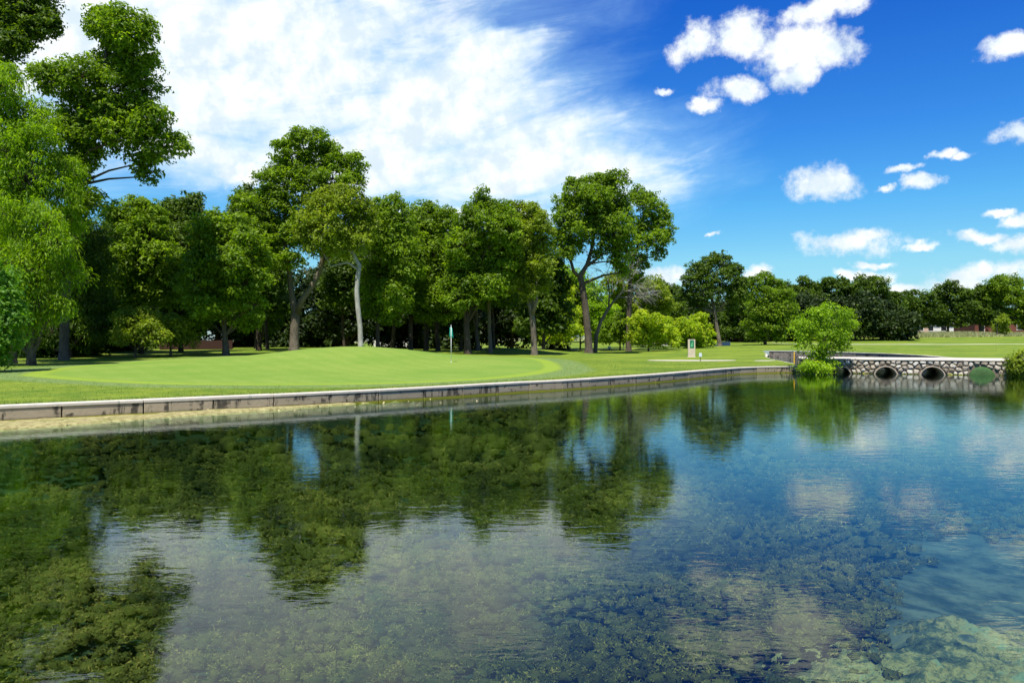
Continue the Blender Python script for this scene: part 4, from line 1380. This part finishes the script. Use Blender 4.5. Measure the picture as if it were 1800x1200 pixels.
# --- the round sapling at the corner of the bridge
T('sapling_tree', 'round bright green sapling growing on the bank at the left end of the stone bridge', 'tree', 38.6, 1438,
  [(1438, 652, 2.2), (1440, 620, 1.8), (1445, 590, 1.3)],
  [(1438, 548, 9), (1455, 545, 8), (1425, 555, 11), (1445, 560, 13), (1470, 552, 9), (1482, 562, 10), (1410, 568, 10), (1430, 575, 14), (1458, 575, 14), (1485, 578, 11), (1495, 572, 6), (1402, 582, 7), (1418, 592, 12), (1442, 595, 14), (1468, 595, 13), (1488, 598, 9), (1410, 605, 8),
   (1435, 612, 12), (1460, 612, 11), (1450, 630, 9), (1432, 632, 9), (1478, 610, 7), (1462, 640, 7), (1425, 645, 8), (1440, 648, 8), (1415, 572, 6), (1452, 648, 6)],
  'bright', .12, .72, BARK, 70, cs=.27, grow=1.06,
  forks=[[(1439, 635, 1.3, 0), (1428, 605, 1, .2), (1420, 575, .6, .3)], [(1439, 632, 1.3, 0), (1456, 605, 1, -.2), (1468, 575, .6, -.3)]])
T('waterside_plant', 'broad leaved green plants at the water edge below the round sapling', 'plant', 38.2, 1428,
  [(1428, 655, .7), (1428, 646, .5)],
  [(1412, 645, 5), (1424, 642, 6), (1436, 648, 6), (1420, 652, 5), (1446, 651, 4)], 'bright', .13, .7, BARK, 71, cs=.4, grow=.85)
T('waterside_shrub', 'green and reddish shrub at the right end of the stone bridge', 'shrub', 36.0, 1795,
  [(1795, 655, 1), (1795, 640, .7)],
  [(1795, 632, 8), (1785, 640, 7), (1800, 646, 9), (1812, 636, 9), (1790, 652, 6), (1798, 622, 5)], 'olive', .13, .7, BARK, 72, cs=.4, grow=.95)

# ------------------------------------------------------------------ golf things
WHITE = plain('white_paint', (0.80, 0.80, 0.78), .45, .04, 5, .5)
TEAL = plain('teal_flag_cloth', (0.02, 0.30, 0.22), .8, .15, 5)
DARKM = plain('dark_metal', (0.03, 0.03, 0.03), .5)


def flagstick(x, yb, D, hgt, label, flagmat, wid, r=0.019):
    X = (x - 900) * D / F
    z = gz(X, D)
    ro = empty('flagstick', (X, D, z)); tag(ro, label, 'golf flag')
    MB().tube([(0, 0, -.1), (0, 0, hgt)], [r, r * .8], 10).build('pole', WHITE, ro, None, True)
    q = MB(); n_, m_ = 7, 6
    # limp cloth hanging from the top of the pole in folds
    for i in range(m_ + 1):
        for j in range(n_ + 1):
            u, v = j / n_, i / m_
            q.v.append((-0.02 + (u - .35) * wid * (0.55 + .5 * v) * .62, -.05 * math.sin(u * 9 + v * 2) - .02, hgt - .08 - v * wid * 1.45 - u * .15 * wid))
    for i in range(m_):
        for j in range(n_):
            a = i * (n_ + 1) + j; q.f.append((a, a + 1, a + n_ + 2, a + n_ + 1))
    fo = q.build('flag', flagmat, ro, None, True)
    sm = fo.modifiers.new('thick', 'SOLIDIFY'); sm.thickness = .006
    q = MB(); q.tube([(0, 0, hgt - .005), (0, 0, hgt + .035)], [r * 1.3, r * .7], 10).build('finial', WHITE, ro, None, True)
    q = MB(); q.tube([(0, 0, -.02), (0, 0, .008)], [.054, .054], 14).build('cup_rim', WHITE, ro)
    return ro


flagstick(793, 637, 37.6, 1.84, 'white flagstick with a limp teal green flag standing in the green', TEAL, .34, .017)
flagstick(1096, 603, 90, 1.05, 'small distant white flagstick near the far pale ledge', WHITE, .30, .03)

# tee sign: cream stone slab with a green panel
D = 60; X = (1215.5 - 900) * D / F; z = gz(X, D)
ro = empty('tee_sign', (X, D, z)); tag(ro, 'upright cream tee sign with a green panel, standing on the lawn', 'sign')
CREAM = plain('cream_stone', (0.56, 0.46, 0.34), .8, .18, 3)
bevel(MB().box((0, 0, .70), (.58, .16, 1.46)).build('slab', CREAM, ro), .02)
GREENP = plain('green_enamel', (0.01, 0.16, 0.08), .4, .2, 6, .5)
bevel(MB().box((.02, -.088, 1.02), (.34, .014, .58)).build('panel', GREENP, ro), .004)
q = MB()
q.v = [(-.07, -.098, .82), (.04, -.098, .84), (.10, -.098, 1.00), (.05, -.098, 1.06), (.11, -.098, 1.20), (.03, -.098, 1.24), (-.02, -.098, 1.08), (-.08, -.098, .98)]
q.f = [tuple(range(8))]
hm = q.build('fairway_map', plain('pale_green_print', (0.12, 0.42, 0.18), .5), ro)
MB().box((0, -.088, 1.36), (.34, .01, .05)).build('title_strip', GREENP, ro)
bevel(MB().box((0, 0, -.02), (.72, .30, .08)).build('base', CAPC, ro), .01)
# pale path pad in front of it
PAD = plain('pale_path', (0.48, 0.44, 0.35), .9, .15, 2)


def pad(name, label, pts_, zoff=.012, th=.05, mat=PAD, cat='path', kind='structure'):
    q = MB(); n_ = len(pts_)
    zs = [gz(a, b) for a, b in pts_]
    for (a, b), z_ in zip(pts_, zs): q.v.append((a, b, z_ + zoff))
    for (a, b), z_ in zip(pts_, zs): q.v.append((a, b, z_ + zoff - th))
    q.f.append(tuple(range(n_)))
    for i in range(n_): j = (i + 1) % n_; q.f.append((j, i, n_ + i, n_ + j))
    o = q.build(name, mat)
    tag(o, kind=kind)
    return o


el = []
for k_ in range(28):
    a = 2 * math.pi * k_ / 28
    el.append((12.2 + 3.0 * math.cos(a), 50.2 + 1.15 * math.sin(a) - .1 * math.cos(a)))
pad('path', '', el, .03)
el = [(16.6 + .7 * math.cos(2 * math.pi * k_ / 14), 48.6 + .5 * math.sin(2 * math.pi * k_ / 14)) for k_ in range(14)]
pad('path', '', el, .03)
# small lens sign on a thin post
D = 49; X = (1231 - 900) * D / F; z = gz(X, D)
ro = empty('yardage_marker', (X, D, z)); tag(ro, 'small pale grey marker on a short dark post beside the tee sign', 'marker')
MB().tube([(0, 0, -.05), (0, 0, .34)], [.02, .02], 8).build('post', DARKM, ro)
bevel(MB().box((0, -.03, .42), (.22, .05, .26), 0, .8).build('plate', plain('pale_grey_paint', (.55, .62, .66), .5), ro), .02)
# yellow stake
D = 44; X = (1396 - 900) * D / F; z = gz(X, D)
YEL = plain('yellow_paint', (0.75, 0.45, 0.02), .5, .1)
ro = empty('hazard_stake', (X, D, z)); tag(ro, 'yellow stake on the bank left of the round sapling', 'stake')
MB().tube([(0, 0, -.1), (0, 0, .60)], [.032, .030], 6).build('shaft', YEL, ro)
MB().tube([(0, 0, .602), (0, 0, .66)], [.034, .008], 6).build('point', YEL, ro)
# faint yellow stakes beyond the channel
for (x, D) in ((1523, 74), (1645, 66), (1752, 62)):
    X = (x - 900) * D / F; z = gz(X, D)
    ro = empty('hazard_stake', (X, D, z))
    tag(ro, {1523: 'leftmost faint stake on the far lawn beyond the channel', 1645: 'middle faint stake on the far lawn beyond the channel', 1752: 'rightmost faint stake on the far lawn'}[x], 'stake', 'stakes on the far lawn')
    MB().tube([(0, 0, -.1), (0, 0, .55), (0, 0, .62)], [.03, .03, .006], 6).build('shaft', plain('faded_stake_paint', (.30, .36, .08), .7), ro)
# orange marker at the far left
D = 44; X = (17 - 900) * D / F; z = gz(X, D)
ro = empty('ground_marker', (X, D, z)); tag(ro, 'small red orange marker in the shade at the far left of the lawn', 'marker')
MB().tube([(0, 0, -.05), (0, 0, .30), (0, 0, .32), (0, 0, .40)], [.12, .07, .10, .03], 10).build('cone', plain('orange_plastic', (.6, .09, .02), .6), ro)
MB().box((0, 0, .012), (.3, .3, .03)).build('foot', plain('orange_plastic_foot', (.5, .07, .02), .6), ro)
# white bin by the far ledge
D = 92; X = (1071 - 900) * D / F; z = gz(X, D)
ro = empty('ball_washer', (X, D, z)); tag(ro, 'small white rounded tee box on the far lawn left of the little flag', 'tee box')
bevel(MB().box((0, 0, .22), (.42, .34, .46), 0, .82).build('body', WHITE, ro), .08, 3)
MB().tube([(0, -.16, .10), (0, -.22, .10)], [.09, .09], 10).build('opening', DARKM, ro)

# long low pale ledge
lp = [Vector(((x - 900) * D_ / F, D_, 0)) for x, D_ in ((1100, 112), (1130, 108), (1160, 105.5), (1190, 104), (1215, 103.5), (1240, 103.3), (1262, 103.2), (1284, 103.4))]
lroot = empty('stone_ledge', (lp[4].x, lp[4].y, 0)); tag(lroot, 'long low pale stone ledge behind the tee sign', 'wall')
lz = [gz(p.x, p.y) + h for p, h in zip(lp, (.10, .22, .30, .36, .40, .42, .46, .48))]
LEDGE = concrete_mat('pale_ledge_stone', (0.52, 0.50, 0.46), (.2, .19, .17), .6, False)
seg_wall(lroot, lp, .5, .4, lz, .62, .10, 'ledge_block', LEDGE, CAPC, 1, .05, .02, 1)

# the pale path across the far lawn, with a thin concrete edge
pp = [((x - 900) * D_ / F, D_) for x, D_ in ((1340, 122), (1400, 112), (1480, 108), (1600, 106), (1720, 105), (1860, 104))]
q = MB()
P_ = spline(pp, 2.0)
for i, a in enumerate(P_):
    for off, dz_ in ((-.9, .03), (.9, .03)):
        q.v.append((a.x, a.y + off, gz(a.x, a.y + off) + dz_))
for i in range(len(P_) - 1): q.f.append((2 * i, 2 * i + 2, 2 * i + 3, 2 * i + 1))
po = q.build('cart_path', plain('cart_path_concrete', (0.55, 0.50, 0.40), .9, .12, 2))
sm = po.modifiers.new('thick', 'SOLIDIFY'); sm.thickness = .06; sm.offset = -1
tag(po, kind='structure')

# ------------------------------------------------------------------ houses beyond the ridge
BRICK = plain('red_brick_wall', (0.15, 0.055, 0.04), .9, .3, 3)
SIDING = plain('pale_siding', (0.62, 0.62, 0.60), .8, .08, 1)
TANW = plain('tan_render', (0.50, 0.36, 0.28), .85, .1, 1)
ROOFD = plain('brown_shingles', (0.09, 0.07, 0.06), .9, .3, 6)
ROOFL = plain('grey_shingles', (0.33, 0.33, 0.34), .9, .2, 6)
GLASS = plain('dark_window_glass', (0.02, 0.025, 0.03), .12, .2, 2, .6)
TRIM = plain('white_trim', (.78, .77, .74), .5, .04)


def house(label, x, D, w_, d_, h_, rh, wallm, roofm, wins, door=None, gable_front=False, ybase=None):
    X = (x - 900) * D / F; z = gz(X, D)
    if ybase: z = CAM_H + (HY - ybase) * D / F
    ro = empty('house', (X, D, z)); tag(ro, label, 'house')
    MB().box((0, 0, h_ / 2 - .5), (w_, d_, h_ + 1)).build('wall', wallm, ro)
    q = MB(); o = .4
    if gable_front:
        q.prism([(-w_ / 2 - o, h_ - .12), (w_ / 2 + o, h_ - .12), (0, h_ + rh)], -d_ / 2 - o, d_ / 2 + o)
        q.build('roof', roofm, ro)
        MB().prism([(-w_ / 2 + .1, h_ + .0), (w_ / 2 - .1, h_ + .0), (0, h_ + rh - .35)], -d_ / 2 - o - .05, -d_ / 2 - o).build('gable', TRIM, ro)
    else:
        b = [(-w_ / 2 - o, -d_ / 2 - o, h_), (w_ / 2 + o, -d_ / 2 - o, h_), (w_ / 2 + o, d_ / 2 + o, h_), (-w_ / 2 - o, d_ / 2 + o, h_), (-w_ / 2 + 1.5, 0, h_ + rh), (w_ / 2 - 1.5, 0, h_ + rh)]
        q.v = b; q.f = [(0, 1, 5, 4), (1, 2, 5), (2, 3, 4, 5), (3, 0, 4), (3, 2, 1, 0)]
        q.build('roof', roofm, ro)
    for (wx, wz, ww, wh) in wins:
        f = MB().box((wx, -d_ / 2 - .03, wz), (ww + .24, .1, wh + .24)).build('window', TRIM, ro)
        MB().box((wx, -d_ / 2 - .085, wz), (ww, .02, wh)).build('pane', GLASS, f)
    if door:
        MB().box((door, -d_ / 2 - .04, 1.05), (1.0, .1, 2.1)).build('door', TRIM, ro)
    return ro


house('pale house glimpsed under the left ridge oaks, tan wall and low grey roof', 1590, 200, 9, 7, 2.4, 1.3, TANW, ROOFL, [(-2.5, 1.4, 1.2, 1.0), (2.5, 1.4, 1.2, 1.0)], 0)
house('long white house glimpsed between the ridge oak trunks', 1655, 205, 15, 7, 2.5, 1.2, SIDING, ROOFL, [(-5, 1.4, 1.4, 1.1), (-1.5, 1.4, 1.4, 1.1), (5, 1.4, 1.4, 1.1)], 2)
house('red brick house with a white gable at the right under the dark trees', 1740, 192, 14, 8, 3.2, 1.2, BRICK, ROOFD, [(1, 1.6, 1.4, 1.2), (5, 1.6, 1.4, 1.2)], None)
house('narrow white fronted porch wing standing left of the brick house', 1715, 186, 3.4, 5, 3.2, 1.3, BRICK, ROOFD, [(0, 1.6, 1.0, 2.2)], None, True)
# pale building behind the wood, seen between trunks
house('low pale building glimpsed between the dark trunks left of the flagstick', 706, 104, 7, 5, 2.0, .9, SIDING, ROOFL, [(-1.6, 1.1, 1.1, .8), (1.8, 1.1, 1.1, .8)], None)
# reddish board fence in the wood at the left
D = 68
frx = (345 - 900) * D / F
fr_ = empty('board_fence', (frx, D, gz(frx, D))); tag(fr_, 'reddish brown board fence in the shade behind the left trees', 'fence')
RED = plain('red_brown_boards', (0.045, 0.02, 0.014), .9, .3, 4)
bm_ = MB().box((0, 0, .55), (.145, .02, 1.2)).mesh('fence_board'); bm_.materials.append(RED)
for i in range(44):
    link_mesh('fence_board', bm_, None, fr_, (-3.3 + i * .152, random.uniform(-.006, .006), -.3 + random.uniform(-.015, .015)))
for zz_ in (.15, .65): MB().box((0, .03, zz_), (6.8, .04, .09)).build('rail', RED, fr_)

# ------------------------------------------------------------------ tall rough grass on the ridge and tufts along the wall
def blades(name, X, Y, Z, h, wd, seed, mat, label, cat):
    rg = np.random.default_rng(seed)
    n = len(X)
    a = rg.uniform(0, 2 * math.pi, n)
    dx_, dy_ = np.cos(a) * wd / 2, np.sin(a) * wd / 2
    lx, ly = rg.normal(0, .35, n) * h, rg.normal(0, .35, n) * h
    V = np.stack([np.stack([X - dx_, Y - dy_, Z - .02], -1), np.stack([X + dx_, Y + dy_, Z - .02], -1), np.stack([X + lx, Y + ly, Z + h], -1)], 1).reshape(-1, 3)
    me = mesh_np(name, V, np.arange(n * 3).reshape(-1, 3), dict(tint=np.repeat(rg.uniform(0, 1, n), 3)))
    o = link_mesh(name, me, mat)
    tag(o, label, cat, kind='stuff')
    return o


m, t = mat_new('grass_blades')
c = t.ramp(t.attr('tint'), [(0, (0.08, .17, .012)), (.6, (0.20, .30, .025)), (1, (0.36, .36, .09))])
finish(t, principled(t, c, .7))
GB = m
m, t = mat_new('tall_grass_blades')
c = t.ramp(t.m('ADD', t.m('MULTIPLY', t.attr('tint'), .6), t.m('MULTIPLY', t.noise(t.pos(), .12, 4), .5)), [(0.1, (0.11, .17, .03)), (.55, (0.27, .29, .11)), (1, (0.46, .40, .22))])
finish(t, principled(t, c, .8))
TB = m
rg = np.random.default_rng(9)
# along the wall cap
wpt = np.array([(p.x, p.y) for p in wall_pts])
tt = rg.uniform(0, len(wpt) - 1.001, 26000); i0 = tt.astype(int); f0 = (tt - i0)[:, None]
P = wpt[i0] * (1 - f0) + wpt[i0 + 1] * f0
dv = wpt[i0 + 1] - wpt[i0]; dv /= np.linalg.norm(dv, axis=1, keepdims=True)
off = 0.31 + np.abs(rg.normal(0, .25, len(P)))
X = P[:, 0] - dv[:, 1] * off; Y = P[:, 1] + dv[:, 0] * off
cl = fbm(X * 1.5, Y * 1.5, 8, 3)
h = rg.uniform(.03, .075, len(X)) * (0.6 + cl * 1.1)
blades('edge_grass', X, Y, ground_z(X, Y), h, .012, 1, GB, 'ragged short grass along the back of the pale wall cap', 'grass')
# lawn grass between wall and green, thinning away from the camera
n = 90000
Y = rg.uniform(8, 48, n); X = rg.uniform(-24, 15, n)
s = sdist(X, Y, pond_poly); rr_ = sdist(X, Y, g_poly)
kp = (s > .45) & (rr_ > 1.0); X, Y = X[kp], Y[kp]
blades('lawn_grass', X, Y, ground_z(X, Y), rg.uniform(.02, .045, len(X)), .02, 2, GB, 'short rough grass round the green', 'grass')
# ridge
n = 60000
Y = rg.uniform(146, 176, n); X = rg.uniform(56, 128, n)
blades('tall_grass', X, Y, ground_z(X, Y), rg.uniform(.3, .8, n) * (0.4 + fbm(X * .15, Y * .15, 6, 3)), .10, 3, TB, 'pale seeding tall grass along the ridge at the right', 'grass')

# fallen leaves and bits of debris on the sediment shelf
n = 160
tt = rg.uniform(20, 95, n); i0 = tt.astype(int); P = wpt[i0]; dv = wpt[i0 + 1] - wpt[i0]; dv /= np.linalg.norm(dv, axis=1, keepdims=True)
off = -rg.uniform(.1, 1.6, n)
X = P[:, 0] - dv[:, 1] * off; Y = P[:, 1] + dv[:, 0] * off; Z = np.maximum(bed_z(X, Y), 0.0) + .012
V, Fq = leaf_quads(np.stack([X, Y, Z], -1), np.tile([0, 0, 1.0], (n, 1)) + rg.normal(size=(n, 3)) * .2, rg.uniform(.03, .10, n), rg.uniform(.02, .05, n), rg)
o = link_mesh('shelf_debris', mesh_np('shelf_debris', V, Fq), plain('bleached_debris', (.48, .42, .22), .9))
tag(o, 'pale dead leaves and scraps lying at the foot of the wall', 'debris', kind='stuff')
